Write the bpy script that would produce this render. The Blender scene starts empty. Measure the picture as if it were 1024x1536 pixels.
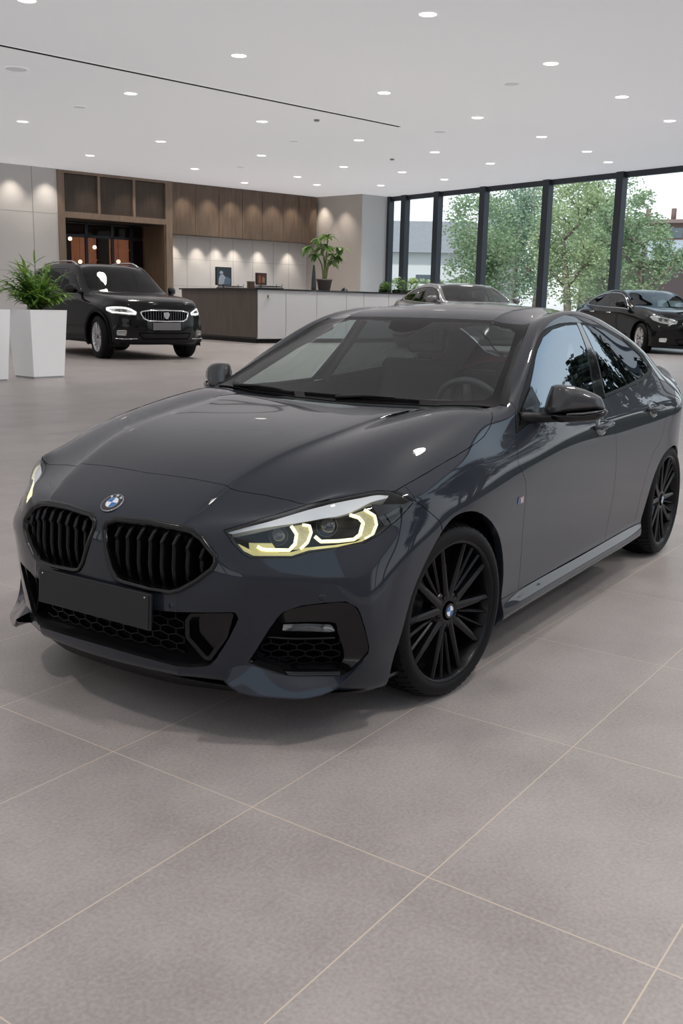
import bpy, bmesh, math, random
import numpy as np
from mathutils import Vector, Matrix
from mathutils.bvhtree import BVHTree
from mathutils.geometry import interpolate_bezier
random.seed(7)
SC = bpy.context.scene
COL = SC.collection
PI = math.pi

# ---------------------------------------------------------------- materials
MATS = {}
def mat(name, color=(.5,.5,.5), rough=.5, metal=0., spec=.5, coat=0., coat_rough=.03, emis=None, estr=0., noise=None, bump=None, alpha=1., trans=0., ior=1.45, coat_ior=1.5):
    if name in MATS: return MATS[name]
    m = bpy.data.materials.new(name); m.use_nodes = True
    nt = m.node_tree; b = nt.nodes['Principled BSDF']
    b.inputs['Base Color'].default_value = (*color, 1)
    b.inputs['Roughness'].default_value = rough
    b.inputs['Metallic'].default_value = metal
    b.inputs['Specular IOR Level'].default_value = spec
    b.inputs['Coat Weight'].default_value = coat
    b.inputs['Coat Roughness'].default_value = coat_rough
    b.inputs['IOR'].default_value = ior; b.inputs['Coat IOR'].default_value = coat_ior
    b.inputs['Alpha'].default_value = alpha
    b.inputs['Transmission Weight'].default_value = trans
    if emis:
        b.inputs['Emission Color'].default_value = (*emis, 1); b.inputs['Emission Strength'].default_value = estr
    if noise or bump:
        tc = nt.nodes.new('ShaderNodeTexCoord')
    if noise:      # (scale, amount, detail)
        n = nt.nodes.new('ShaderNodeTexNoise'); n.inputs['Scale'].default_value = noise[0]; n.inputs['Detail'].default_value = noise[2] if len(noise) > 2 else 3
        nt.links.new(tc.outputs['Object'], n.inputs['Vector'])
        mx = nt.nodes.new('ShaderNodeMix'); mx.data_type = 'RGBA'
        a = noise[1]
        mx.inputs['A'].default_value = (*[max(0, c*(1-a)) for c in color], 1)
        mx.inputs['B'].default_value = (*[min(1, c*(1+a)) for c in color], 1)
        nt.links.new(n.outputs['Fac'], mx.inputs['Factor']); nt.links.new(mx.outputs['Result'], b.inputs['Base Color'])
    if bump:       # (scale, strength, distance)
        n2 = nt.nodes.new('ShaderNodeTexNoise'); n2.inputs['Scale'].default_value = bump[0]; n2.inputs['Detail'].default_value = 4
        nt.links.new(tc.outputs['Object'], n2.inputs['Vector'])
        bp = nt.nodes.new('ShaderNodeBump'); bp.inputs['Strength'].default_value = bump[1]; bp.inputs['Distance'].default_value = bump[2]
        nt.links.new(n2.outputs['Fac'], bp.inputs['Height']); nt.links.new(bp.outputs['Normal'], b.inputs['Normal'])
    MATS[name] = m
    return m

def glass(name, tint=(.8,.85,.85), rough=0., ior=1.5, refl=None, spec=(1,1,1)):
    """thin-pane glass: tinted transparency mixed with a mirror reflection by Fresnel"""
    if name in MATS: return MATS[name]
    m = bpy.data.materials.new(name); m.use_nodes = True
    nt = m.node_tree; nt.nodes.clear()
    o = nt.nodes.new('ShaderNodeOutputMaterial'); mx = nt.nodes.new('ShaderNodeMixShader')
    t = nt.nodes.new('ShaderNodeBsdfTransparent'); t.inputs['Color'].default_value = (*tint, 1)
    g = nt.nodes.new('ShaderNodeBsdfGlossy'); g.inputs['Roughness'].default_value = rough; g.inputs['Color'].default_value = (*spec, 1)
    f = nt.nodes.new('ShaderNodeFresnel')
    ge = nt.nodes.new('ShaderNodeNewGeometry'); io = nt.nodes.new('ShaderNodeMapRange'); io.inputs['To Min'].default_value = ior; io.inputs['To Max'].default_value = 1/ior   # same reflection from either side of the pane
    nt.links.new(ge.outputs['Backfacing'], io.inputs['Value']); nt.links.new(io.outputs['Result'], f.inputs['IOR'])
    if refl is not None:
        mr = nt.nodes.new('ShaderNodeMapRange'); mr.inputs['To Min'].default_value = refl; mr.inputs['To Max'].default_value = 1
        nt.links.new(f.outputs['Fac'], mr.inputs['Value']); nt.links.new(mr.outputs['Result'], mx.inputs['Fac'])
    else:
        nt.links.new(f.outputs['Fac'], mx.inputs['Fac'])
    nt.links.new(t.outputs[0], mx.inputs[1]); nt.links.new(g.outputs[0], mx.inputs[2]); nt.links.new(mx.outputs[0], o.inputs['Surface'])
    MATS[name] = m
    return m

# ---------------------------------------------------------------- objects
def tag(o, label=None, cat=None, group=None, kind=None):
    if label: o['label'] = label
    if cat: o['category'] = cat
    if group: o['group'] = group
    if kind: o['kind'] = kind
    return o
def thing(name, label, cat, loc=(0,0,0), rz=0., group=None, scale=1.):
    o = bpy.data.objects.new(name, None); COL.objects.link(o)
    o.location = loc; o.rotation_euler = (0,0,rz); o.scale = (scale,)*3; o.empty_display_size = .2
    return tag(o, label, cat, group)
def link(name, me, m, parent=None, smooth=True):
    o = bpy.data.objects.new(name, me); COL.objects.link(o)
    if m is not None:
        for q in (m if isinstance(m, (list, tuple)) else [m]): me.materials.append(q)
    if parent is not None: o.parent = parent
    return o
def obj(name, bm, m, parent=None, smooth=None, angle=None):
    """bmesh -> one object. smooth: True/False, or an angle in degrees for sharp edges"""
    me = bpy.data.meshes.new(name)
    bm.normal_update()
    if angle is not None:
        for f in bm.faces: f.smooth = True
        ca = math.radians(angle)
        for e in bm.edges:
            if len(e.link_faces) == 2 and e.calc_face_angle(0) > ca: e.smooth = False
    elif smooth:
        for f in bm.faces: f.smooth = True
    bm.to_mesh(me); bm.free()
    return link(name, me, m, parent)
def copy_tree(o, parent=None):
    c = o.copy(); COL.objects.link(c)
    if parent is not None: c.parent = parent
    for ch in list(o.children): copy_tree(ch, c)
    return c

def box(bm, x0, x1, y0, y1, z0, z1, M=None, mi=0, bev=0):
    vs = [bm.verts.new((x,y,z)) for x in (x0,x1) for y in (y0,y1) for z in (z0,z1)]
    F = [(0,1,3,2),(4,6,7,5),(0,4,5,1),(2,3,7,6),(0,2,6,4),(1,5,7,3)]
    fs = [bm.faces.new([vs[i] for i in f]) for f in F]
    for f in fs: f.material_index = mi
    if bev:
        es = list({e for f in fs for e in f.edges})
        r = bmesh.ops.bevel(bm, geom=es, offset=bev, segments=2, profile=.5, affect='EDGES')
        vs = list({v for f in r['faces'] for v in f.verts} | {v for v in vs if v.is_valid})
    if M is not None: bmesh.ops.transform(bm, matrix=M, verts=[v for v in vs if v.is_valid])
    return vs
def tube(bm, pts, r, n=8, caps=True, mi=0, closed=False, flat=None):
    """sweep a circle (radius r or list) along points"""
    pts = [Vector(p) for p in pts]; N = len(pts)
    rs = r if isinstance(r, (list, tuple)) else [r]*N
    rings = []; prev = None
    for i, p in enumerate(pts):
        if closed: t = pts[(i+1) % N]-pts[i-1]
        else: t = (pts[min(i+1,N-1)]-pts[max(i-1,0)])
        t.normalize()
        if prev is None:
            a = Vector((0,0,1)) if abs(t.z) < .9 else Vector((1,0,0))
            u = t.cross(a).normalized()
        else:
            u = (prev - t*prev.dot(t)).normalized()
        prev = u; v = t.cross(u)
        fl = flat or (1,1)
        rings.append([bm.verts.new(p+u*math.cos(2*PI*k/n)*rs[i]*fl[0]+v*math.sin(2*PI*k/n)*rs[i]*fl[1]) for k in range(n)])
    for i in range(N if closed else N-1):
        A, B = rings[i], rings[(i+1) % N]
        for k in range(n):
            f = bm.faces.new((A[k],A[(k+1)%n],B[(k+1)%n],B[k])); f.material_index = mi; f.smooth = True
    if caps and not closed:
        for R_, rev in ((rings[0],True),(rings[-1],False)):
            f = bm.faces.new(R_[::-1] if rev else R_); f.material_index = mi
    return rings
def lathe(bm, prof, n=48, axis='z', M=None, mi=0, close=False):
    """revolve (r, h) profile"""
    rings = []
    for r, h in prof:
        ring = []
        for k in range(n):
            a = 2*PI*k/n
            if axis == 'z': c = (r*math.cos(a), r*math.sin(a), h)
            elif axis == 'y': c = (r*math.sin(a), h, r*math.cos(a))
            else: c = (h, r*math.cos(a), r*math.sin(a))
            ring.append(bm.verts.new(c))
        rings.append(ring)
    L = len(rings)
    for i in range(L if close else L-1):
        A, B = rings[i], rings[(i+1) % L]
        for k in range(n):
            f = bm.faces.new((A[k],A[(k+1)%n],B[(k+1)%n],B[k])); f.material_index = mi; f.smooth = True
    if M is not None: bmesh.ops.transform(bm, matrix=M, verts=[v for R_ in rings for v in R_])
    return rings
def prism(bm, poly, f0, f1, mi=0):
    """two maps f0,f1 taking 2D points to 3D; caps + sides"""
    A = [bm.verts.new(f0(*p)) for p in poly]; B = [bm.verts.new(f1(*p)) for p in poly]
    n = len(poly)
    for k in range(n):
        f = bm.faces.new((A[k],A[(k+1)%n],B[(k+1)%n],B[k])); f.material_index = mi
    f = bm.faces.new(A[::-1]); f.material_index = mi
    f = bm.faces.new(B); f.material_index = mi
    return A, B
def weld(bm, d=1e-5):
    bmesh.ops.remove_doubles(bm, verts=bm.verts, dist=d)
    bmesh.ops.recalc_face_normals(bm, faces=bm.faces)
def smooth_closed(pts, n=6):
    """closed Catmull-Rom through 2D or 3D points"""
    N = len(pts); out = []
    P = [np.array(p, float) for p in pts]
    for i in range(N):
        a, b, c, d = P[i-1], P[i], P[(i+1)%N], P[(i+2)%N]
        for k in range(n):
            t = k/n
            out.append(tuple(.5*((2*b)+(-a+c)*t+(2*a-5*b+4*c-d)*t*t+(-a+3*b-3*c+d)*t**3)))
    return out
def smooth_open(pts, n=6):
    P = [np.array(p, float) for p in pts]; P = [2*P[0]-P[1]]+P+[2*P[-1]-P[-2]]; out = []
    for i in range(1, len(P)-2):
        a, b, c, d = P[i-1], P[i], P[i+1], P[i+2]
        for k in range(n):
            t = k/n
            out.append(tuple(.5*((2*b)+(-a+c)*t+(2*a-5*b+4*c-d)*t*t+(-a+3*b-3*c+d)*t**3)))
    out.append(tuple(P[-2]))
    return out
def round_poly(pts, rads, n=5):
    """round 2D polygon corners; rads one number or list"""
    N = len(pts); out = []
    for i, p in enumerate(pts):
        r = rads[i] if isinstance(rads, (list, tuple)) else rads
        p = np.array(p, float); a = np.array(pts[i-1], float); b = np.array(pts[(i+1) % N], float)
        if r <= 0: out.append(tuple(p)); continue
        da = a-p; db = b-p; la = np.linalg.norm(da); lb = np.linalg.norm(db); da /= la; db /= lb
        ang = math.acos(max(-1, min(1, float(da@db))))
        d = min(r/math.tan(ang/2), la*.45, lb*.45)
        s, e = p+da*d, p+db*d
        for k in range(n+1):
            t = k/n; out.append(tuple((1-t)**2*s+2*t*(1-t)*p+t*t*e))
    return out
# ---------------------------------------------------------------- the main car's body surface (x forward from front axle, y left, z up)
def body_cage(edit=None, near=None):
    # longitudinal lines over hood, windshield, roof, tail: stations 0..19
    J0 = [(.850,0,.668),(.795,0,.728),(.640,0,.808),(.420,0,.886),(.124,0,.943),(-.16,0,.970),(-.40,0,.984),(-.49,0,.987),(-.74,0,1.113),(-1.0,0,1.238),(-1.225,0,1.337),
          (-1.45,0,1.388),(-1.75,0,1.412),(-2.1,0,1.403),(-2.45,0,1.352),(-2.80,0,1.255),(-3.08,0,1.150),(-3.28,0,1.075),(-3.43,0,1.046),(-3.58,0,1.050)]
    J1 = [(.820,.275,.681),(.735,.308,.742),(.618,.338,.803),(.400,.378,.884),(.124,.415,.936),(-.16,.432,.970),(-.42,.435,.988),(-.535,.435,.992),(-.78,.415,1.115),(-1.02,.39,1.233),(-1.235,.365,1.333),
          (-1.45,.35,1.377),(-1.75,.335,1.398),(-2.1,.335,1.389),(-2.45,.345,1.338),(-2.79,.365,1.242),(-3.06,.385,1.138),(-3.26,.40,1.062),(-3.41,.405,1.036),(-3.56,.405,1.036)]
    J2 = [(.765,.435,.688),(.650,.520,.731),(.535,.593,.773),(.375,.622,.850),(.110,.645,.924),(-.18,.660,.972),(-.44,.680,.998),(-.60,.702,1.004),(-.83,.655,1.112),(-1.06,.600,1.222),(-1.255,.555,1.311),
          (-1.47,.532,1.354),(-1.76,.525,1.376),(-2.1,.522,1.360),(-2.45,.525,1.304),(-2.78,.545,1.215),(-3.03,.560,1.120),(-3.22,.565,1.050),(-3.37,.56,1.026),(-3.52,.55,1.022)]
    J3 = [(.670,.575,.692),(.575,.650,.753),(.480,.690,.793),(.300,.775,.802),(.060,.806,.842),(-.17,.812,.881),(-.43,.793,.924),(-.66,.790,.972),(-.86,.752,1.082),(-1.09,.698,1.202),(-1.33,.657,1.283),
          (-1.53,.640,1.314),(-1.78,.633,1.326),(-2.1,.633,1.300),(-2.42,.648,1.240),(-2.70,.682,1.160),(-2.92,.692,1.078),(-3.12,.668,1.033),(-3.28,.648,1.012),(-3.44,.628,1.000)]
    J4 = [(.578,.680,.688),(.495,.740,.722),(.370,.793,.751),(.210,.838,.766),(.025,.853,.786),(-.195,.856,.816),(-.46,.848,.856),(-.68,.836,.908),(-.90,.833,.945),(-1.13,.830,.960),(-1.37,.828,.966),
          (-1.55,.827,.968),(-1.80,.826,.972),(-2.1,.822,.978),(-2.40,.808,.990),(-2.65,.800,.996),(-2.87,.785,.995),(-3.06,.755,.988),(-3.22,.715,.980),(-3.38,.675,.970)]
    J5 = [(.490,.765,.660),(.380,.815,.680),(.260,.846,.700),(.130,.866,.714),(-.02,.875,.727),(-.22,.876,.750),(-.47,.873,.785),(-.70,.874,.815),(-.92,.876,.838),(-1.14,.877,.852),(-1.37,.878,.862),
          (-1.57,.878,.867),(-1.82,.879,.872),(-2.1,.882,.878),(-2.38,.888,.886),(-2.62,.894,.890),(-2.83,.880,.892),(-3.01,.840,.895),(-3.17,.797,.895),(-3.33,.745,.890)]
    T = [J0,J1,J2,J3,J4,J5]
    # side rows below the shoulder line; x follows J5's stations
    def row(ys, zs, x0s=None):
        out = []
        for i in range(20):
            x = J5[i][0]
            if x0s and i in x0s: x = x0s[i]
            out.append((x, ys[i], zs[i]))
        return out
    K1 = row([.795,.842,.866,.880,.886,.887,.883,.881,.882,.883,.884,.884,.884,.886,.893,.898,.884,.842,.797,.75],
             [.566,.585,.605,.617,.624,.640,.665,.685,.70,.712,.72,.724,.728,.732,.738,.742,.745,.75,.755,.76], {0:.533,1:.412,2:.28})
    K2 = row([.815,.858,.875,.886,.892,.892,.885,.882,.882,.882,.882,.882,.882,.885,.893,.899,.885,.843,.798,.752],
             [.450,.455,.460,.465,.468,.475,.485,.495,.50,.505,.508,.51,.512,.516,.52,.525,.53,.54,.55,.56], {0:.54,1:.425,2:.29})
    K3 = row([.812,.856,.870,.882,.890,.889,.880,.876,.875,.875,.875,.875,.875,.878,.889,.896,.884,.842,.796,.75],
             [.335]*14+[.335,.335,.34,.35,.36,.37], {0:.535,1:.43,2:.30})
    K4 = row([.800,.842,.856,.872,.885,.885,.880,.880,.880,.880,.880,.880,.880,.880,.887,.890,.878,.835,.788,.74],
             [.240]*4+[.245,.25,.262,.265]+[.265]*8+[.265,.27,.28,.29], {0:.52,1:.425,2:.305})
    K5 = row([.775,.825,.842,.862,.876,.882,.893,.896,.896,.896,.896,.896,.896,.894,.888,.884,.868,.825,.775,.72],
             [.165,.163,.165,.17,.175,.18,.195,.20]+[.20]*8+[.205,.22,.23,.24], {0:.505,1:.42,2:.31})
    K6 = row([.70,.75,.77,.79,.80,.81,.815,.815]+[.815]*7+[.81,.80,.78,.75,.70],
             [.160]*5+[.165,.17,.172]+[.172]*8+[.18,.2,.21,.22], {0:.46,1:.40,2:.31})
    S = [J5,K1,K2,K3,K4,K5,K6]
    # front fascia columns c0..c4 (c5 is the corner = station 0 of each S row)
    F = [[J[0] for J in T]]
    F.append([(.868,0,.590),(.846,.285,.592),(.799,.443,.576),(.728,.586,.562),(.640,.702,.560), K1[0]])
    F.append([(.872,0,.465),(.852,.295,.468),(.800,.455,.470),(.715,.594,.468),(.628,.710,.460), K2[0]])
    F.append([(.874,0,.350),(.852,.300,.350),(.786,.456,.350),(.704,.594,.346),(.618,.705,.340), K3[0]])
    F.append([(.872,0,.262),(.848,.296,.262),(.780,.450,.258),(.696,.588,.250),(.606,.697,.243), K4[0]])
    F.append([(.856,0,.213),(.830,.288,.211),(.764,.438,.205),(.680,.575,.185),(.588,.682,.168), K5[0]])
    F.append([(.76,0,.205),(.74,.260,.203),(.69,.395,.195),(.61,.520,.177),(.55,.625,.163), K6[0]])
    # tail
    R = [[J[19] for J in T]]
    zr = [(.90,.90,.90,.895,.885),(.75,.75,.75,.75,.752),(.56,.56,.56,.56,.56),(.38,.38,.38,.38,.375),(.30,.30,.30,.30,.295),(.25,.25,.25,.25,.245),(.23,.23,.23,.23,.225)]
    yr = (0,.37,.52,.60,.665)
    xr = [(-3.665,-3.64,-3.59,-3.53,-3.44),(-3.66,-3.635,-3.585,-3.525,-3.44),(-3.68,-3.655,-3.60,-3.53,-3.44),(-3.67,-3.645,-3.59,-3.52,-3.43),(-3.65,-3.625,-3.57,-3.50,-3.42),(-3.62,-3.60,-3.55,-3.48,-3.41),(-3.5,-3.48,-3.44,-3.40,-3.36)]
    for k in range(1, 7):
        R.append([(xr[k][c], yr[c]*(1 if k < 6 else .9), zr[k][c]) for c in range(5)] + [S[k][19]])
    if edit: T, S, F, R = edit(T, S, F, R)
    if near:
        # a line just outside the bonnet crease, so that the crease has a real shoulder
        f = .24; lp = lambda a, b: near(tuple(a[k]+(b[k]-a[k])*f for k in range(3)))
        drop = [.002,.006,.0085,.0095,.009,.0075,.004,0]+[0]*12
        NL = []
        for i in range(20):
            p = lp(T[1][i], T[2][i]); NL.append((p[0], p[1], p[2]-drop[i]))
        T = T[:2]+[NL]+T[2:]
        F = [[r[0], r[1], NL[0] if k == 0 else lp(r[1], r[2])]+list(r[2:]) for k, r in enumerate(F)]
        R = [[r[0], r[1], NL[19] if k == 0 else lp(r[1], r[2])]+list(r[2:]) for k, r in enumerate(R)]
    nc = len(T)-1
    V = {}; verts = []; faces = []; creases = []
    def vid(p):
        key = tuple(round(c, 5) for c in p)
        if key not in V: V[key] = len(verts); verts.append(key)
        return V[key]
    def quad(*ps):
        ids = [vid(p) for p in ps]
        if len(set(ids)) == 4: faces.append(ids)
    m = lambda p: (p[0], -p[1], p[2])
    for s in (0, 1):
        def q(a, b, c, d):
            if s: quad(*[m(p) for p in (d, c, b, a)])
            else: quad(a, b, c, d)
        for j in range(nc):
            for i in range(19): q(T[j][i], T[j+1][i], T[j+1][i+1], T[j][i+1])
        for k in range(6):
            for i in range(19): q(S[k][i], S[k+1][i], S[k+1][i+1], S[k][i+1])
            for c in range(nc): q(F[k][c], F[k+1][c], F[k+1][c+1], F[k][c+1])
            for c in range(nc): q(R[k][c], R[k][c+1], R[k+1][c+1], R[k+1][c])
        if edit is None:
            g = (lambda p: vid(m(p))) if s else vid
            for i in range(1, 6): creases.append((g(T[1][i]), g(T[1][i+1]), .7))
            creases.append((g(T[1][0]), g(T[1][1]), .3))
            for c in range(nc-3, nc): creases.append((g(F[1][c]), g(F[1][c+1]), .45))
            creases.append((g(S[1][0]), g(S[1][1]), .25))
    return verts, faces, T, S, F, creases

def build_body(levels=3, edit=None, near=None):
    verts, faces, T, S, F, creases = body_cage(edit, near)
    tgt = np.array(verts)
    P = tgt.copy()
    me = bpy.data.meshes.new('tmp_cage'); me.from_pydata(verts, [], faces)
    if creases:
        cd = {tuple(sorted((a, b))): c for a, b, c in creases}
        at = me.attributes.new('crease_edge', 'FLOAT', 'EDGE')
        for e in me.edges:
            k = tuple(sorted(e.vertices))
            if k in cd: at.data[e.index].value = cd[k]
    o = bpy.data.objects.new('tmp_cage', me); COL.objects.link(o)
    md = o.modifiers.new('s', 'SUBSURF'); md.levels = 1; md.use_limit_surface = True; md.boundary_smooth = 'ALL'
    for it in range(14):
        me.vertices.foreach_set('co', P.ravel()); me.update()
        dg = bpy.context.evaluated_depsgraph_get(); ev = o.evaluated_get(dg).to_mesh()
        co = np.empty(len(ev.vertices)*3); ev.vertices.foreach_get('co', co); co = co.reshape(-1,3)[:len(verts)]
        o.evaluated_get(dg).to_mesh_clear()
        P += .8*(tgt-co)
    me.vertices.foreach_set('co', P.ravel()); me.update()
    md.levels = levels
    dg = bpy.context.evaluated_depsgraph_get()
    bm = bmesh.new(); bm.from_object(o, dg)
    bpy.data.objects.remove(o); bpy.data.meshes.remove(me)
    bm.normal_update()
    bmesh.ops.recalc_face_normals(bm, faces=bm.faces)
    return bm
# ---------------------------------------------------------------- cutting the body surface into its panels
class Surf:
    """smooth body surface: nearest-point normals and ray hits"""
    def __init__(s, bm):
        s.bm = bm; bm.faces.ensure_lookup_table(); bm.verts.ensure_lookup_table(); bm.normal_update()
        s.bv = BVHTree.FromBMesh(bm)
    def normal(s, co):
        p, n, i, d = s.bv.find_nearest(co)
        if i is None: return Vector((0,0,1))
        f = s.bm.faces[i]; vs = [v.co for v in f.verts]
        from mathutils.interpolate import poly_3d_calc
        w = poly_3d_calc(vs, p); r = Vector((0,0,0))
        for v, k in zip(f.verts, w): r += v.normal*k
        return r.normalized()
    def near(s, co): return s.bv.find_nearest(co)[0]
    def cast(s, o, d):
        r = s.bv.ray_cast(Vector(o), Vector(d)); return r[0]
class Proj:
    """a flat drawing direction: 3D <-> 2D. to2 drops the direction d; hit() drops a 2D point onto the surface"""
    def __init__(s, d, u, v, far=4.):
        s.d = Vector(d).normalized(); s.u = Vector(u); s.v = Vector(v)
        s.u = (s.u-s.d*s.u.dot(s.d)).normalized(); s.v = s.d.cross(s.u); 
        if s.v.dot(Vector(v)) < 0: s.v = -s.v
    def to2(s, co): return (co.dot(s.u), co.dot(s.v))
    def to3(s, p, h=0.): return s.u*p[0]+s.v*p[1]+s.d*h
    def hit(s, p, lift=0.):
        h = SURF.cast(s.to3(p, 6.), -s.d)
        if h is None: h = SURF.near(s.to3(p, .8))
        return h+SURF.normal(h)*lift if lift else h
PX = Proj((1,0,0), (0,1,0), (0,0,1))      # drawn from the front: (y, z)
PY = Proj((0,1,0), (1,0,0), (0,0,1))      # from the left side: (x, z)
PZ = Proj((0,0,1), (1,0,0), (0,1,0))      # from above: (x, y)
PL = Proj((.62,.62,.48), (-1,1,0), (0,0,1))   # lamp direction
PF = Proj((.80,.60,0), (-.6,.8,0), (0,0,1))   # fog-lamp corner direction
def p2(P, pts3): return [P.to2(Vector(p)) for p in pts3]

def inside(poly, x, y):
    c = False; n = len(poly); j = n-1
    for i in range(n):
        xi, yi = poly[i]; xj, yj = poly[j]
        if (yi > y) != (yj > y) and x < (xj-xi)*(y-yi)/(yj-yi)+xi: c = not c
        j = i
    return c
def offset_poly(poly, d):
    """inset (d>0) a closed 2D polygon"""
    n = len(poly); A = sum(poly[i][0]*poly[(i+1)%n][1]-poly[(i+1)%n][0]*poly[i][1] for i in range(n))
    sg = 1 if A > 0 else -1; out = []
    for i in range(n):
        a, b, c = np.array(poly[i-1]), np.array(poly[i]), np.array(poly[(i+1) % n])
        t1 = b-a; t2 = c-b; t1 = t1/(np.linalg.norm(t1)+1e-9); t2 = t2/(np.linalg.norm(t2)+1e-9)
        nn = np.array([-(t1+t2)[1], (t1+t2)[0]])*sg; L = np.linalg.norm(nn)
        if L < 1e-6: out.append(tuple(b)); continue
        nn /= L; k = max(.5, abs(float(nn@np.array([-t1[1], t1[0]]))))
        out.append(tuple(b+nn*d/k))
    return out

def cut(bm, lay, poly, P, tag_, filt, over=(0,)):
    """slice the mesh along a drawn outline and tag the faces inside it"""
    us = [p[0] for p in poly]; vs = [p[1] for p in poly]; m = .03
    B = (min(us)-m, max(us)+m, min(vs)-m, max(vs)+m)
    cand = set()
    for f in bm.faces:
        if not filt(f): continue
        q = [P.to2(v.co) for v in f.verts]
        if max(a for a,_ in q) < B[0] or min(a for a,_ in q) > B[1] or max(b for _,b in q) < B[2] or min(b for _,b in q) > B[3]: continue
        cand.add(f)
    n = len(poly)
    box2 = {}
    def bb(f):
        if f not in box2:
            q = [P.to2(v.co) for v in f.verts]
            box2[f] = (min(a for a,_ in q), max(a for a,_ in q), min(b for _,b in q), max(b for _,b in q))
        return box2[f]
    for i in range(n):
        a, b = poly[i], poly[(i+1) % n]
        if math.hypot(a[0]-b[0], a[1]-b[1]) < 1e-6: continue
        lo = (min(a[0],b[0])-1e-4, max(a[0],b[0])+1e-4, min(a[1],b[1])-1e-4, max(a[1],b[1])+1e-4)
        sel = []
        for f in cand:
            q = bb(f)
            if q[1] < lo[0] or q[0] > lo[1] or q[3] < lo[2] or q[2] > lo[3]: continue
            sel.append(f)
        if not sel: continue
        e3 = P.to3(b)-P.to3(a); no = e3.cross(P.d).normalized(); co = P.to3(a)
        # only faces that the plane really crosses
        sel2 = []
        for f in sel:
            ds = [(v.co-co).dot(no) for v in f.verts]
            if min(ds) < -1e-5 and max(ds) > 1e-5: sel2.append(f)
        if not sel2: continue
        geom = set(sel2)
        for f in sel2: geom.update(f.edges); geom.update(f.verts)
        for f in sel2: box2.pop(f, None)
        r = bmesh.ops.bisect_plane(bm, geom=list(geom), dist=1e-6, plane_co=co, plane_no=no)
        for g in r['geom']:
            if isinstance(g, bmesh.types.BMFace): cand.add(g); box2.pop(g, None)
        cand = {f for f in cand if f.is_valid}
    for f in cand:
        if f[lay] in over:
            c = P.to2(f.calc_center_median())
            if inside(poly, *c): f[lay] = tag_

def extract(bm, lay, tags, side='L'):
    """copy the faces with these tags: side L, R (mirrored) or B (both halves joined). material index = position in tags"""
    out = bmesh.new()
    for s in ((1,) if side == 'L' else (-1,) if side == 'R' else (1, -1)):
        mp = {}
        for f in bm.faces:
            if f[lay] not in tags: continue
            vs = []
            for v in f.verts:
                if v not in mp: mp[v] = out.verts.new((v.co.x, v.co.y*s, v.co.z))
                vs.append(mp[v])
            nf = out.faces.new(vs if s == 1 else vs[::-1]); nf.material_index = tags.index(f[lay]); nf.smooth = True
    if side == 'B':
        bmesh.ops.remove_doubles(out, verts=[v for v in out.verts if abs(v.co.y) < 2e-4], dist=3e-4)
    return out

def panel(name, bm, mats, parent, gap=.0016, skirt=.012, sink=0., skirt_mi=0):
    """finish a panel: open the shut line, turn the edge inwards, keep the body's own shading normals"""
    bm.normal_update()
    N = {}
    for v in bm.verts:
        n = SURF.normal(v.co); N[v] = n
    be = [e for e in bm.edges if len(e.link_faces) == 1]
    acc = {}
    for e in be:
        f = e.link_faces[0]; a, b = e.verts
        t = (b.co-a.co); 
        if t.length < 1e-9: continue
        t.normalize(); d = f.calc_center_median()-(a.co+b.co)*.5; d -= t*d.dot(t)
        if d.length < 1e-9: continue
        d.normalize()
        for v in (a, b): acc[v] = acc.get(v, Vector((0,0,0)))+d*e.calc_length()
    for v, d in acc.items():
        n = N[v]; d = d-n*d.dot(n)
        if d.length > 1e-9: v.co += d.normalized()*gap
    if sink:
        for v in bm.verts: v.co -= N[v]*sink
    if skirt:
        top, bot = {}, {}
        for e in be:
            for v in e.verts:
                if v not in top:
                    d = acc.get(v, Vector((0,0,0)))
                    top[v] = bm.verts.new(v.co); bot[v] = bm.verts.new(v.co-N[v]*skirt)
                    o = -d.normalized() if d.length > 1e-9 else N[v]
                    N[top[v]] = (o+N[v]*.6).normalized(); N[bot[v]] = o
        for e in be:
            f = e.link_faces[0]
            for l in f.loops:
                if l.edge == e:
                    a, b = l.vert, l.link_loop_next.vert
                    q = bm.faces.new((top[b], top[a], bot[a], bot[b])); q.smooth = True; q.material_index = skirt_mi
    bm.verts.index_update()
    me = bpy.data.meshes.new(name); nl = [None]*len(bm.verts)
    for v in bm.verts: nl[v.index] = tuple(N.get(v, v.normal))
    bm.to_mesh(me); bm.free()
    o = link(name, me, mats, parent)
    me.normals_split_custom_set_from_vertices(nl)
    return o

def surf_ribbon(loopA, loopB, closed=True):
    """quads between two equal-length 3D loops"""
    bm = bmesh.new(); n = len(loopA)
    A = [bm.verts.new(p) for p in loopA]; B = [bm.verts.new(p) for p in loopB]
    for k in range(n if closed else n-1):
        bm.faces.new((A[k], A[(k+1)%n], B[(k+1)%n], B[k]))
    return bm
def densify(poly, step):
    out = []; n = len(poly)
    for i in range(n):
        a, b = poly[i], poly[(i+1) % n]; L = math.hypot(b[0]-a[0], b[1]-a[1]); k = max(1, int(L/step))
        for j in range(k): out.append((a[0]+(b[0]-a[0])*j/k, a[1]+(b[1]-a[1])*j/k))
    return out
def loops_strip(bm, loops, closed=True, mi=0, flip=False):
    """skin successive equal-length 3D loops"""
    V = [[bm.verts.new(p) for p in L] for L in loops]
    n = len(loops[0])
    for A, B in zip(V, V[1:]):
        for k in range(n if closed else n-1):
            q = (A[k], A[(k+1)%n], B[(k+1)%n], B[k])
            f = bm.faces.new(q[::-1] if flip else q); f.smooth = True; f.material_index = mi
    return V
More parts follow.
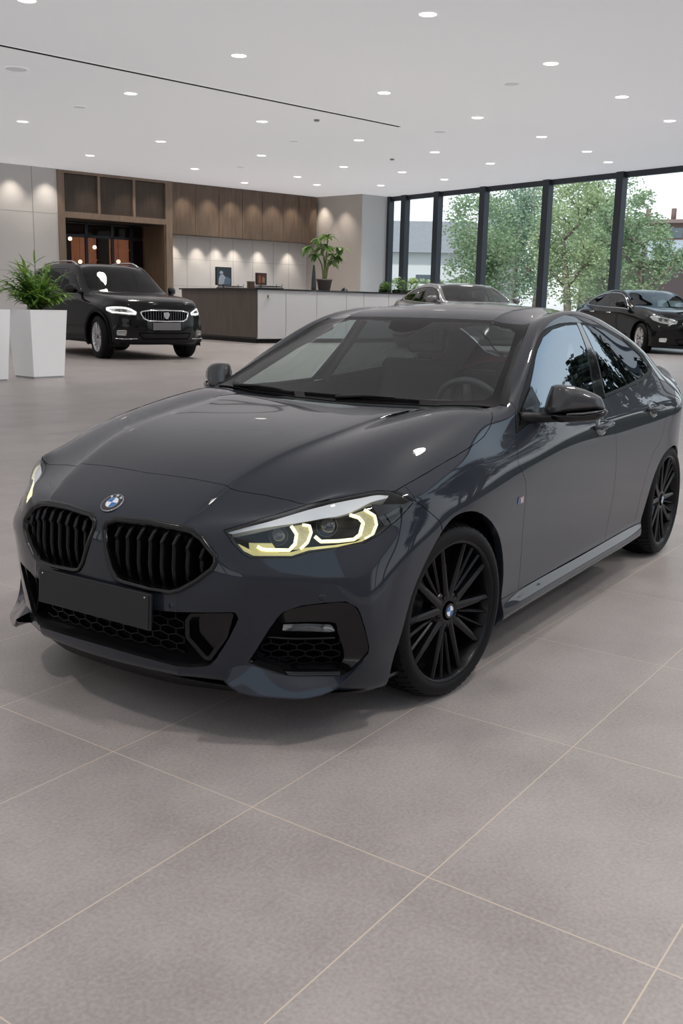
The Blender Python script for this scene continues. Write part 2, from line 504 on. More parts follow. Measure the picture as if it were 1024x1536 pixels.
def mirror_obj(o, parent=None, name=None):
    """a left-hand part's right-hand twin (mirrored mesh)"""
    me = o.data.copy(); bm = bmesh.new(); bm.from_mesh(me)
    for v in bm.verts: v.co.y = -v.co.y
    bmesh.ops.reverse_faces(bm, faces=bm.faces)
    bm.to_mesh(me); bm.free()
    c = bpy.data.objects.new(name or o.name.split('.')[0], me); COL.objects.link(c)
    c.parent = parent if parent is not None else o.parent
    for k in o.keys():
        if k in ('label','category','group','kind'): c[k] = o[k]
    for ch in list(o.children): mirror_obj(ch, c)
    return c
# ---------------------------------------------------------------- the main car
PAINT = mat('dark_grey_metallic_paint', (.0200,.0235,.0330), .35, .04, .05, coat=1., coat_rough=.02, coat_ior=1.42)
GLOSSBLK = mat('gloss_black_trim', (.003,.003,.0035), .16, 0, .35, coat=.25)
SATBLK = mat('satin_black_plastic', (.006,.006,.007), .45, spec=.28)
MATBLK = mat('matte_black_liner', (.004,.004,.004), .9, spec=.1)
RUBBER = mat('tyre_rubber', (.0045,.0045,.005), .55, spec=.22)
RIMBLK = mat('satin_black_alloy', (.0045,.0045,.0055), .25, .05, .32)
CHROME = mat('bright_metal', (.75,.75,.76), .12, 1.)
SILVER = mat('satin_silver', (.62,.63,.66), .25, .6)
WHITE = mat('white_enamel', (.8,.82,.84), .25)
BLUE = mat('blue_enamel', (.02,.16,.48), .2, coat=.5)
WSGLASS = glass('windscreen_glass', (.86,.95,.935), 0., 1.46)
SIDEGLASS = glass('tinted_side_glass', (.80,.90,.88), 0., 1.5, refl=.27, spec=(.80,.90,1.))
REARGLASS = glass('tinted_rear_glass', (.25,.28,.28), 0., 1.5)
LENS = glass('headlight_lens', (.93,.95,.95), 0., 1.45)
INTER = mat('dark_interior', (.018,.020,.021), .7)
INTER2 = mat('interior_leather', (.022,.023,.024), .5)
DRL = mat('warm_daytime_light', (1,.95,.7), .4, emis=(1.,.92,.50), estr=1.25)
DRLGLOW = mat('amber_glow_reflector', (.55,.50,.22), .35, .3, emis=(1.,.86,.35), estr=.13)
LAMPDARK = mat('lamp_housing', (.02,.021,.022), .25, .3)

_first = BVHTree.FromBMesh(build_body(3))
BODY = build_body(3, None, lambda p: tuple(round(c, 5) for c in _first.find_nearest(Vector(p))[0]))
SURF = Surf(BODY.copy())

def build_main_car():
    car = thing('sedan', 'dark grey metallic four-door coupe with black kidney grilles and lit headlights, in front', 'car')
    bm = BODY
    bmesh.ops.delete(bm, geom=[f for f in bm.faces if f.calc_center_median().y < 0], context='FACES')
    lay = bm.faces.layers.int.new('tag')
    bm.normal_update()
    side = lambda f: f.normal.y > .12 and f.calc_center_median().y > .45
    sidew = lambda f: f.normal.y > -.05 and f.calc_center_median().y > .45
    top = lambda f: f.normal.z > .1 and f.calc_center_median().z > .6
    front = lambda f: f.calc_center_median().x > .35 and f.normal.x > .1
    # --- outlines measured on the car
    lamp3 = [(.754,.443,.696),(.704,.495,.716),(.646,.528,.732),(.593,.567,.748),(.552,.608,.765),(.532,.652,.779),(.488,.692,.789),(.402,.731,.798),(.349,.754,.801),(.304,.783,.794),(.248,.833,.757),(.32,.825,.716),(.411,.803,.673),(.474,.781,.652),(.55,.737,.642),(.623,.678,.637),(.665,.644,.623),(.74,.54,.620),(.749,.515,.634),(.755,.479,.662)]
    LAMP = p2(PL, lamp3)
    KID = [(.014,.655),(.020,.682),(.060,.699),(.186,.705),(.303,.702),(.351,.694),(.392,.676),(.448,.622),(.452,.600),(.440,.575),(.393,.532),(.343,.499),(.309,.487),(.227,.484),(.110,.492),(.080,.500),(.058,.530),(.030,.605)]
    KID = round_poly(KID, [.01,.02,.02,.05,.05,.03,.03,.02,.02,.02,.05,.04,.03,.06,.03,.02,.03,.03], 3)
    INTK = [(0,.425),(.25,.425),(.33,.432),(.505,.446),(.512,.425),(.478,.354),(.440,.286),(.415,.258),(.36,.250),(.22,.257),(.09,.262),(0,.263)]
    INTK = round_poly(INTK, [0,0,0,.012,.01,.05,.03,.02,.02,.05,.05,0], 4)
    fog3 = [(.707,.599,.407),(.691,.624,.446),(.660,.669,.469),(.617,.727,.480),(.571,.783,.484),(.544,.811,.460),(.529,.824,.408),(.506,.831,.328),(.504,.828,.305),(.540,.778,.238),(.559,.753,.229),(.655,.637,.229),(.667,.624,.237),(.736,.529,.278),(.723,.562,.337)]
    FOG = round_poly(p2(PF, fog3), [.02,.03,.04,.04,.02,.02,.02,.01,.01,.01,.01,.01,.01,.005,.03], 3)
    HOOD = [(.632,-.01),(.632,.0),(.628,.07),(.618,.216),(.614,.351),(.573,.46),(.552,.545),(.547,.604),(.530,.655),(.487,.700),(.402,.740),(.349,.762),(.297,.787),(.191,.797),(.11,.803),(.023,.807),(-.08,.811),(-.177,.810),(-.265,.805),(-.34,.797),(-.434,.779),(-.490,.760),(-.530,.740),(-.548,.705),(-.53,.58),(-.505,.43),(-.470,.2),(-.462,0),(-.462,-.01)]
    WS = [(-.482,-.01),(-.482,0),(-.497,.2),(-.532,.43),(-.565,.6),(-.590,.716),(-.640,.735),(-.668,.729),(-.83,.680),(-1.06,.618),(-1.293,.556),(-1.272,.54),(-1.234,.401),(-1.22,.057),(-1.22,0),(-1.22,-.01)]
    WSI = [(-.528,-.01),(-.528,0),(-.540,.2),(-.572,.43),(-.60,.58),(-.63,.655),(-.68,.668),(-.89,.618),(-1.06,.572),(-1.172,.540),(-1.202,.50),(-1.196,.3),(-1.180,.13),(-1.178,.115),(-1.10,.085),(-1.07,.03),(-1.065,0),(-1.065,-.01)]
    ROOFP = round_poly([(-1.43,-.05),(-1.43,.10),(-1.475,.385),(-2.16,.385),(-2.20,.10),(-2.20,-.05)], [0,.1,.05,.05,.1,0], 4)
    RW = round_poly([(-2.50,-.05),(-2.50,.30),(-2.53,.47),(-3.10,.50),(-3.22,.45),(-3.24,.30),(-3.25,-.05)], [0,.1,.06,.08,.05,.1,0], 4)
    TRUNK = round_poly([(-3.29,-.05),(-3.285,.3),(-3.27,.50),(-3.60,.52),(-3.75,.5),(-3.75,-.05)], [0,.1,.06,.05,0,0], 4)
    DLO = smooth_open([(-.578,.905),(-.676,.986),(-.923,1.136),(-1.113,1.24),(-1.254,1.293),(-1.40,1.317),(-1.553,1.327),(-1.729,1.327),(-1.93,1.319),(-2.125,1.303),(-2.395,1.244),(-2.590,1.163),(-2.645,1.105),(-2.62,1.062),(-2.52,1.037)], 4)+[(-2.30,1.018),(-2.0,1.0),(-1.604,.975),(-1.2,.962),(-.9,.952),(-.72,.935)]
    GL1 = round_poly([(-.775,.985),(-.864,1.078),(-1.057,1.202),(-1.204,1.265),(-1.35,1.298),(-1.53,1.315),(-1.684,1.318),(-1.655,1.203),(-1.598,1.119),(-1.526,1.019),(-1.50,.990),(-1.2,.983),(-.9,.983)], [.01,.1,.2,.1,.1,.1,.01,.2,.2,.05,.01,0,0], 4)
    GL2 = round_poly([(-1.755,1.317),(-1.93,1.307),(-2.09,1.288),(-2.344,1.225),(-2.498,1.155),(-2.580,1.10),(-2.555,1.065),(-2.369,1.040),(-1.968,1.013),(-1.655,.994),(-1.765,1.165)], [.01,.1,.1,.2,.1,.03,.03,.2,.2,.01,.2], 4)
    A1 = smooth_open([(-.400,.02),(-.400,.16),(-.402,.306),(-.385,.42),(-.335,.53),(-.25,.610),(-.13,.667),(0,.682),(.10,.655),(.21,.575),(.315,.455),(.370,.30),(.395,.17),(.405,.02)], 3)
    A2 = smooth_open([(-2.15,.02),(-2.165,.15),(-2.225,.28),(-2.285,.398),(-2.367,.516),(-2.496,.606),(-2.66,.638),(-2.80,.618),(-2.93,.540),(-3.02,.42),(-3.06,.30),(-3.075,.17),(-3.08,.02)], 3)
    FENDER = [(.239,.757),(.30,1.2),(-.40,1.2),(-.66,1.04),(-.681,1.026),(-.676,.997),(-.64,.965),(-.578,.907),(-.545,.87),(-.515,.83),(-.508,.793),(-.545,.755),(-.572,.72),(-.582,.669),(-.570,.58),(-.565,.509),(-.570,.40),(-.580,.31),(-.575,.272),(-.30,.272),(.0,.40),(.10,.55),(.13,.672),(.18,.712)]
    D1 = [(-.578,.907),(-.545,.87),(-.515,.83),(-.508,.793),(-.545,.755),(-.572,.72),(-.582,.669),(-.570,.58),(-.565,.509),(-.570,.40),(-.580,.31),(-.575,.272),(-1.645,.270),(-1.66,.342),(-1.675,.407),(-1.697,.50),(-1.702,.571),(-1.695,.68),(-1.672,.773),(-1.640,.83),(-1.605,.90),(-1.615,.945),(-1.64,1.0),(-1.0,1.1)]
    D2 = [(-1.64,1.0),(-1.615,.945),(-1.605,.90),(-1.640,.83),(-1.672,.773),(-1.695,.68),(-1.702,.571),(-1.697,.50),(-1.675,.407),(-1.66,.342),(-1.645,.270),(-2.11,.270),(-2.135,.33),(-2.17,.44),(-2.235,.56),(-2.32,.645),(-2.40,.685),(-2.455,.73),(-2.468,.805),(-2.462,.881),(-2.43,.945),(-2.368,.990),(-2.30,1.03),(-1.9,1.1)]
    BUMP = [(.12,.60),(.13,.672),(.18,.712),(.239,.757),(.30,.80),(.50,1.0),(1,1),(1,.02),(.2,.02),(.15,.4)]
    SILL = [(-.2,.02),(-.2,.2735),(-.39,.2735),(-1.2,.268),(-2.30,.272),(-2.30,.02)]
    # --- tags
    cut(bm, lay, LAMP, PL, 1, lambda f: f.calc_center_median().x > .1 and f.normal.dot(PL.d) > .1 and f.calc_center_median().z > .55)
    cut(bm, lay, KID, PX, 2, front); cut(bm, lay, INTK, PX, 3, front)
    cut(bm, lay, FOG, PF, 4, front)
    cut(bm, lay, HOOD, PZ, 5, top)
    cut(bm, lay, WS, PZ, 6, top); cut(bm, lay, WSI, PZ, 7, top, over=(6,))
    cut(bm, lay, [(-.40,-.01),(-.40,.5),(-.52,.64),(-.553,.700),(-.592,.712),(-.7,.5),(-.7,-.01)], PZ, 25, lambda f: top(f) and f.calc_center_median().z > .955 and f.calc_center_median().y < .728 and f.calc_center_median().x > -.61)
    cut(bm, lay, ROOFP, PZ, 8, top); cut(bm, lay, RW, PZ, 9, top)
    cut(bm, lay, round_poly([(-3.06,.905),(-3.22,.935),(-3.9,.95),(-3.9,.80),(-3.30,.80),(-3.14,.84)], .02, 3), PY, 27, lambda f: f.calc_center_median().x < -2.9 and f.calc_center_median().y > .32 and f.normal.y > .02)
    cut(bm, lay, DLO, PY, 11, side); cut(bm, lay, GL1, PY, 12, side, over=(11,)); cut(bm, lay, GL2, PY, 13, side, over=(11,))
    cut(bm, lay, [(-1.50,.93),(-1.535,1.02),(-1.61,1.12),(-1.668,1.205),(-1.70,1.345),(-1.745,1.345),(-1.75,1.165),(-1.64,.99),(-1.64,.93)], PY, 26, side, over=(11,))
    cut(bm, lay, A1, PY, 14, sidew); cut(bm, lay, A2, PY, 15, sidew)
    cut(bm, lay, BUMP, PY, 16, lambda f: f.calc_center_median().x > .05)
    cut(bm, lay, FENDER, PY, 17, sidew)
    cut(bm, lay, D1, PY, 18, side); cut(bm, lay, D2, PY, 19, side)
    cut(bm, lay, SILL, PY, 20, sidew)
    # underside rim between the wheels belongs to nothing: leave with the shell
    X = lambda tags, s: extract(bm, lay, tags, s)
    panel('body_shell', X([0], 'B'), PAINT, car)
    panel('hood', X([5], 'B'), PAINT, car)
    panel('front_bumper', X([16], 'B'), PAINT, car)
    cw = panel('windshield_cowl', X([25], 'B'), SATBLK, car, sink=.012, skirt=0)
    ws = panel('windshield', X([7, 6], 'B'), [WSGLASS, mat('windscreen_band_black', (.008,.007,.007), .25, spec=.18)], car, gap=.001, skirt=.006, skirt_mi=1)
    panel('sunroof', X([8], 'B'), GLOSSBLK, car, gap=.0025)
    panel('rear_window', X([9], 'B'), REARGLASS, car, skirt=0)
    for s in 'LR':
        panel('front_fender', X([17], s), PAINT, car)
        d = panel('front_door', X([18], s), PAINT, car)
        g = panel('side_window', X([12], s), SIDEGLASS, d, gap=.001, skirt=.004)
        d2 = panel('rear_door', X([19], s), PAINT, car)
        panel('side_window', X([13], s), glass('rear_privacy_glass', (.10,.12,.12), 0., 1.5, refl=.27, spec=(.80,.90,1.)), d2, gap=.001, skirt=.004)
        panel('window_trim', X([11], s), mat('window_trim_black', (.003,.003,.0035), .45, spec=.2), car, gap=.0005, skirt=.012, sink=.002)
        panel('door_pillar', X([26], s), mat('pillar_gloss_black', (.004,.004,.005), .08, 0, .5, coat=.8), car, gap=.001, skirt=.006)
        panel('side_skirt', X([20], s), PAINT, car, skirt=.02)
        panel('tail_light', X([27], s), mat('tail_lamp_red', (.30,.012,.010), .12, 0, .5, coat=1, emis=(1,.05,.03), estr=.06), car)
    lens = panel('headlight', X([1], 'L'), LENS, car, gap=.003, skirt=.01, sink=.001)
    build_headlight(lens, LAMP, lamp3)
    build_grille(car, KID)
    build_intake(car, INTK)
    build_fog(car, FOG, PF)
    build_splitter(car)
    build_arches(car, A1, A2)
    build_mirror(car)
    build_handles(car)
    build_badges(car)
    build_wipers(car)
    build_interior(car)
    build_car_wheels(car)
    bm.free()
    return car

def ring_lip(name, P, poly, m, parent, prof, mid=None, mi=0):
    """moulding around an outline: profile of (inset, lift) pairs swept on the body surface"""
    bm = bmesh.new()
    poly = densify(poly, .03)
    loops = [[P.hit(q, 0)+SURF.normal(P.hit(q))*lf for q in (offset_poly(poly, ins) if ins else poly)] for ins, lf in prof]
    loops_strip(bm, loops, True)
    bmesh.ops.recalc_face_normals(bm, faces=bm.faces)
    return obj(name, bm, m, parent, smooth=True)

def densify_open(pts, n=4):
    out = []
    for a, b in zip(pts, pts[1:]):
        for k in range(n): out.append(tuple(np.array(a)+(np.array(b)-np.array(a))*k/n))
    return out+[tuple(pts[-1])]

def build_headlight(lens, LAMP, lamp3):
    # black housing bowl behind the lens
    bm = bmesh.new()
    L0 = densify(LAMP, .02); L1 = offset_poly(L0, .012); L2 = offset_poly(L0, .03)
    c = np.mean(np.array(L0), axis=0)
    L3 = [tuple(c+(np.array(q)-c)*.45) for q in L0]
    a = [PL.hit(q, -.006) for q in L0]; b = [PL.hit(q, -.03) for q in L1]
    d = [PL.hit(q)-PL.d*.085 for q in L2]; e = [PL.hit(tuple(q))-PL.d*.11 for q in L3]
    V = loops_strip(bm, [a, b, d, e])
    bm.faces.new(V[-1])
    bmesh.ops.recalc_face_normals(bm, faces=bm.faces)
    obj('lamp_housing', bm, LAMPDARK, lens, smooth=True)
    # black edge band painted inside the lens
    bm = bmesh.new()
    loops_strip(bm, [[PL.hit(q, -.003) for q in L0], [PL.hit(q, -.004) for q in offset_poly(L0, .0075)]])
    obj('lens_edge', bm, GLOSSBLK, lens, smooth=True)
    # bright eyebrow trim along the upper edge
    up = [(.753,.450,.693),(.707,.498,.713),(.659,.539,.729),(.605,.576,.745),(.568,.619,.762),(.543,.660,.773),(.496,.696,.783),(.412,.737,.791),(.358,.759,.795),(.321,.783,.790)]
    lo = [(.746,.467,.691),(.716,.505,.701),(.683,.544,.710),(.637,.600,.719),(.590,.653,.727),(.551,.691,.736),(.508,.723,.743),(.450,.747,.760),(.392,.763,.777),(.329,.785,.785)]
    A = smooth_open([tuple(SURF.near(Vector(p))-SURF.normal(Vector(p))*.012) for p in up], 5)
    B = smooth_open([tuple(SURF.near(Vector(p))-SURF.normal(Vector(p))*.016) for p in lo], 5)
    Cc = smooth_open([tuple(SURF.near(Vector(p))-SURF.normal(Vector(p))*.05) for p in lo], 5)
    bm = bmesh.new(); loops_strip(bm, [A, B], closed=False); loops_strip(bm, [B, Cc], closed=False)
    obj('silver_brow', bm, mat('lamp_brow_silver', (.80,.81,.84), .35, .1), lens, smooth=True)
    def sunk(pts, dep):
        return [SURF.near(Vector(p))-SURF.normal(Vector(p))*dep for p in densify_open(pts)]
    def light(name, pts, w, dep, m=DRL):
        P_ = sunk(pts, dep); bm = bmesh.new()
        tube(bm, P_, w, 8)
        return obj(name, bm, m, lens)
    light('daytime_light', [(.716,.546,.656),(.712,.560,.649),(.704,.575,.648),(.661,.630,.648),(.640,.637,.664),(.626,.633,.690),(.629,.612,.714)], .0058, .022)
    light('daytime_light', [(.604,.638,.715),(.589,.656,.711),(.590,.664,.693),(.609,.664,.667),(.634,.655,.650)], .0048, .020)
    light('daytime_light', [(.587,.678,.684),(.578,.697,.670),(.53,.732,.668),(.484,.761,.669),(.461,.770,.681),(.444,.772,.708),(.455,.762,.732),(.478,.741,.745)], .0060, .024)
    light('daytime_light', [(.427,.762,.757),(.402,.788,.732),(.402,.796,.702),(.426,.794,.676),(.453,.784,.668)], .0050, .020)
    # yellow-lit light guides (between the bright pairs) and lower strip
    def guide(name, a, b, dep, m):
        A = sunk(a, dep); B = sunk(b, dep+.004); n = min(len(A), len(B)); bm = bmesh.new()
        loops_strip(bm, [A[:n], B[:n]], closed=False)
        return obj(name, bm, m, lens, smooth=True)
    rib = mat('ribbed_light_guide', (.42,.40,.26), .3, .2, emis=(1,.9,.5), estr=.12, bump=(140,.6,.01))
    guide('light_guide', [(.604,.638,.717),(.589,.656,.711),(.590,.664,.693),(.609,.664,.667),(.634,.655,.650)], [(.629,.612,.714),(.620,.630,.699),(.628,.634,.684),(.640,.637,.664),(.655,.634,.650)], .028, rib)
    guide('light_guide', [(.427,.762,.757),(.402,.788,.732),(.402,.796,.702),(.426,.794,.676),(.453,.784,.668)], [(.478,.741,.745),(.455,.762,.732),(.444,.772,.708),(.455,.771,.688),(.478,.763,.670)], .028, rib)
    guide('light_strip', [(.752,.500,.648),(.735,.543,.630),(.700,.590,.629),(.660,.645,.630),(.620,.675,.645),(.545,.735,.651),(.484,.773,.657),(.42,.800,.674)], [(.750,.495,.664),(.732,.540,.644),(.700,.585,.642),(.660,.636,.643),(.622,.668,.655),(.548,.730,.660),(.486,.769,.664),(.425,.797,.680)], .022, DRLGLOW)
    guide('light_strip', [(.735,.530,.634),(.722,.560,.632),(.70,.588,.631),(.68,.612,.631)], [(.728,.520,.668),(.716,.540,.668),(.70,.560,.668),(.685,.580,.668)], .030, DRLGLOW)
    # projectors: short barrels with a dark lens
    for p, r in (((.665,.590,.690),.028), ((.540,.700,.705),.032)):
        q = SURF.near(Vector(p)); n = (PL.d+Vector((.5,0,0))).normalized()
        M = Matrix.Translation(q-SURF.normal(q)*.05) @ n.to_track_quat('Z','Y').to_matrix().to_4x4()
        bm = bmesh.new()
        lathe(bm, [(r*1.12,-.03),(r*1.12,.0),(r*1.02,.004),(r,.0),(r*.98,-.002)], 32, M=M)
        lathe(bm, [(r*.98,-.004),(r*.8,.006),(r*.5,.013),(r*.2,.016),(.0005,.0165)], 32, M=M, mi=1)
        obj('projector_lamp', bm, [mat('lamp_bezel_grey', (.10,.10,.10), .25, .7), mat('lamp_lens_dark', (.03,.035,.04), .05, 0, .8, coat=1)], lens)
    # dark diagonal fin and side wedge near the outer tip
    bm = bmesh.new()
    A = sunk([(.40,.765,.768),(.36,.79,.765),(.31,.81,.758),(.262,.822,.752)], .012); B = sunk([(.385,.80,.715),(.36,.806,.72),(.32,.815,.728),(.285,.82,.738)], .016)
    loops_strip(bm, [A, B], closed=False)
    obj('lamp_wedge', bm, mat('lamp_side_trim', (.035,.036,.04), .2, .5), lens, smooth=True)
    mirror_obj(lens)

def build_grille(car, KID):
    fr = ring_lip('kidney_grille', PX, KID, GLOSSBLK, car, [(-.001,-.004),(-.0005,.004),(.004,.0075),(.011,.0065),(.015,.001),(.017,-.02),(.019,-.055)])
    # thin brighter chamfer around the lower rim
    # back panel of the cavity
    bm = bmesh.new(); K = densify(offset_poly(KID, .006), .03)
    bm.faces.new([bm.verts.new(PX.hit(q)-Vector((.075,0,0))) for q in K])
    obj('grille_back', bm, MATBLK, fr)
    # vertical bars with a folded nose near the top
    ins = offset_poly(KID, .016)
    def span(y):
        zs = []
        n = len(ins)
        for i in range(n):
            a, b = ins[i], ins[(i+1)%n]
            if (a[0]-y)*(b[0]-y) < 0: zs.append(a[1]+(b[1]-a[1])*(y-a[0])/(b[0]-a[0]))
        return (min(zs), max(zs)) if len(zs) >= 2 else None
    for k in range(8):
        y = .074+.0455*k
        sp = span(y)
        if not sp: continue
        z0, z1 = sp[0]-.004, sp[1]+.004
        H = z1-z0; bm = bmesh.new(); w = .0075
        zz = [z0, z0+H*.12, z0+H*.35, z0+H*.62, z1-.058, z1-.046, z1-.020, z1-.004]
        lean = [0,0,0,0,0,.002,.006,.008]; out = [-.034,-.022,-.014,-.012,-.010,-.002,-.008,-.026]
        L = []
        for z, o, ln in zip(zz, out, lean):
            ww = w*(1.0 if z < z1-.05 else .85)
            h = PX.hit((y, max(z, .5)))
            xb = h.x+o
            yy = y+ln
            L.append([(xb-.05,yy-ww,z),(xb-.004,yy-ww,z),(xb,yy-ww*.55,z),(xb,yy+ww*.55,z),(xb-.004,yy+ww,z),(xb-.05,yy+ww,z)])
        V = loops_strip(bm, L, closed=True)
        bm.faces.new(V[0][::-1]); bm.faces.new(V[-1])
        bmesh.ops.recalc_face_normals(bm, faces=bm.faces)
        obj('grille_bar', bm, mat('satin_black_bar', (.004,.004,.005), .28, spec=.3), fr, angle=28)
    # gloss shelf behind the folded noses
    bm = bmesh.new(); A=[];B=[]
    for k in range(16):
        y = .052+k*.0245; sp = span(y)
        if not sp: continue
        h = PX.hit((y, sp[1]-.02)).x
        A.append((h-.02, y, sp[1]+.002)); B.append((h-.038, y, sp[1]-.040))
    loops_strip(bm, [A, B], closed=False)
    obj('grille_shelf', bm, GLOSSBLK, fr, smooth=True)
    mirror_obj(fr)

def hexmesh(bm, f, u0, u1, v0, v1, w, h, t=.0035):
    """wide honeycomb drawn as raised bars: f(u,v,lift) -> 3D"""
    rows = int((v1-v0)/(h*.75))+2; cols = int((u1-u0)/w)+2
    for r in range(rows):
        for c in range(cols):
            cu = u0+(c+.5*(r%2))*w; cv = v0+r*h*.75
            pts = [(cu-w/2,cv-h*.25),(cu-w/2,cv+h*.25),(cu,cv+h*.5),(cu+w/2,cv+h*.25)]
            for a, b in zip(pts, pts[1:]):
                if not (u0 <= a[0] <= u1 and u0 <= b[0] <= u1 and v0 <= a[1] <= v1 and v0 <= b[1] <= v1): continue
                d = np.array(b)-np.array(a); d /= np.linalg.norm(d); nrm = np.array([-d[1], d[0]])*t/2
                q = [np.array(a)-nrm, np.array(b)-nrm, np.array(b)+nrm, np.array(a)+nrm]
                T = [bm.verts.new(f(p[0], p[1], 0)) for p in q]; Bt = [bm.verts.new(f(p[0], p[1], -.02)) for p in q]
                bm.faces.new(T)
                for i in (0, 2): bm.faces.new((T[i], Bt[i], Bt[(i+1)%4], T[(i+1)%4]))

def build_intake(car, INTK):
    full = [q for q in INTK if q[0] >= 0]
    # lip of the opening turned inwards, both sides
    half = [q for q in INTK]
    bm = bmesh.new()
    loop = half+[(-y, z) for y, z in half[::-1] if y > 1e-6]
    loop = densify(loop, .03)
    a = [PX.hit(q, -.0005) for q in loop]
    b = [PX.hit(q)+Vector((-.012,0,0)) for q in offset_poly(loop, .004)]
    c = [PX.hit(q)+Vector((-.09,0,0)) for q in offset_poly(loop, .012)]
    V = loops_strip(bm, [a, b, c])
    bm.faces.new(V[-1]); bmesh.ops.recalc_face_normals(bm, faces=bm.faces)
    it = obj('lower_air_intake', bm, SATBLK, car, smooth=True)
    bm = bmesh.new()
    hexmesh(bm, lambda u, v, l: Vector((PX.hit((u, v)).x-.045+l, u, v)), -.33, .33, .275, .418, .062, .034, .004)
    obj('honeycomb_mesh', bm, mat('honeycomb_black', (.005,.005,.006), .4, spec=.25), it)
    # gloss blades in the outer corners
    for s in (1, -1):
        bm = bmesh.new()
        out = [(.500,.440),(.368,.428),(.352,.405),(.351,.345),(.402,.275),(.420,.272),(.474,.354)]
        out = round_poly(out, [.006,.012,.02,.02,.008,.008,.02], 3)
        A = [PX.hit(q, -.010)*1 for q in out]
        c0 = np.mean(np.array(out), axis=0)
        inn = offset_poly(out, .012)
        B = [PX.hit(q, -.012) for q in inn]; Cc = [PX.hit(q)-Vector((.05,.012,0)) for q in offset_poly(out, .022)]
        A2 = [p-Vector((.04,0,0)) for p in A]
        V = loops_strip(bm, [A2, A, B, Cc]); bm.faces.new(V[-1])
        if s < 0:
            for v in bm.verts: v.co.y *= -1
        bmesh.ops.recalc_face_normals(bm, faces=bm.faces)
        obj('intake_blade', bm, GLOSSBLK, it, angle=35)
    # number plate carrier and blank dark plate
    bm = bmesh.new()
    box(bm, -.012, .0, -.262, .262, -.060, .060, bev=.004)
    tilt = Matrix.Translation((.893, 0, .428)) @ Matrix.Rotation(math.radians(-3), 4, 'Y')
    bmesh.ops.transform(bm, matrix=tilt, verts=bm.verts)
    pl = obj('licence_plate', bm, mat('plate_carrier', (.012,.012,.013), .4), car)
    bm = bmesh.new(); box(bm, .0, .003, -.255, .255, -.054, .054, bev=.0012)
    bmesh.ops.transform(bm, matrix=tilt, verts=bm.verts)
    obj('plate_face', bm, mat('blank_plate_grey', (.021,.021,.023), .4, spec=.3), pl)
    for s in (1, -1):
        bm = bmesh.new(); lathe(bm, [(.003,-.01),(.003,.001),(.001,.002),(.0003,.002)], 12, axis='x', M=tilt @ Matrix.Translation((.003, s*.238, .046)))
        obj('plate_screw', bm, CHROME, pl)
    bm = bmesh.new(); box(bm, -.035, -.005, -.20, .20, -.05, .05)
    bmesh.ops.transform(bm, matrix=tilt, verts=bm.verts)
    obj('plate_bracket', bm, SATBLK, pl)
    # parking sensors
    for q in ((.313,.450),):
        for s in (1, -1):
            h = PX.hit(q); n = SURF.normal(h); h = Vector((h.x, h.y*s, h.z)); n = Vector((n.x, n.y*s, n.z))
            bm = bmesh.new(); lathe(bm, [(.0125,-.004),(.0125,.0003),(.0115,-.0006),(.0112,.0006),(.0005,.0008)], 24, M=Matrix.Translation(h) @ n.to_track_quat('Z','Y').to_matrix().to_4x4())
            obj('parking_sensor', bm, PAINT, car, smooth=True)
    for s in (1, -1):
        h = SURF.near(Vector((.619,.725,.499))); n = SURF.normal(h); h = Vector((h.x, h.y*s, h.z)); n = Vector((n.x, n.y*s, n.z))
        bm = bmesh.new(); lathe(bm, [(.0125,-.004),(.0125,.0003),(.0115,-.0006),(.0112,.0006),(.0005,.0008)], 24, M=Matrix.Translation(h) @ n.to_track_quat('Z','Y').to_matrix().to_4x4())
        obj('parking_sensor', bm, PAINT, car, smooth=True)

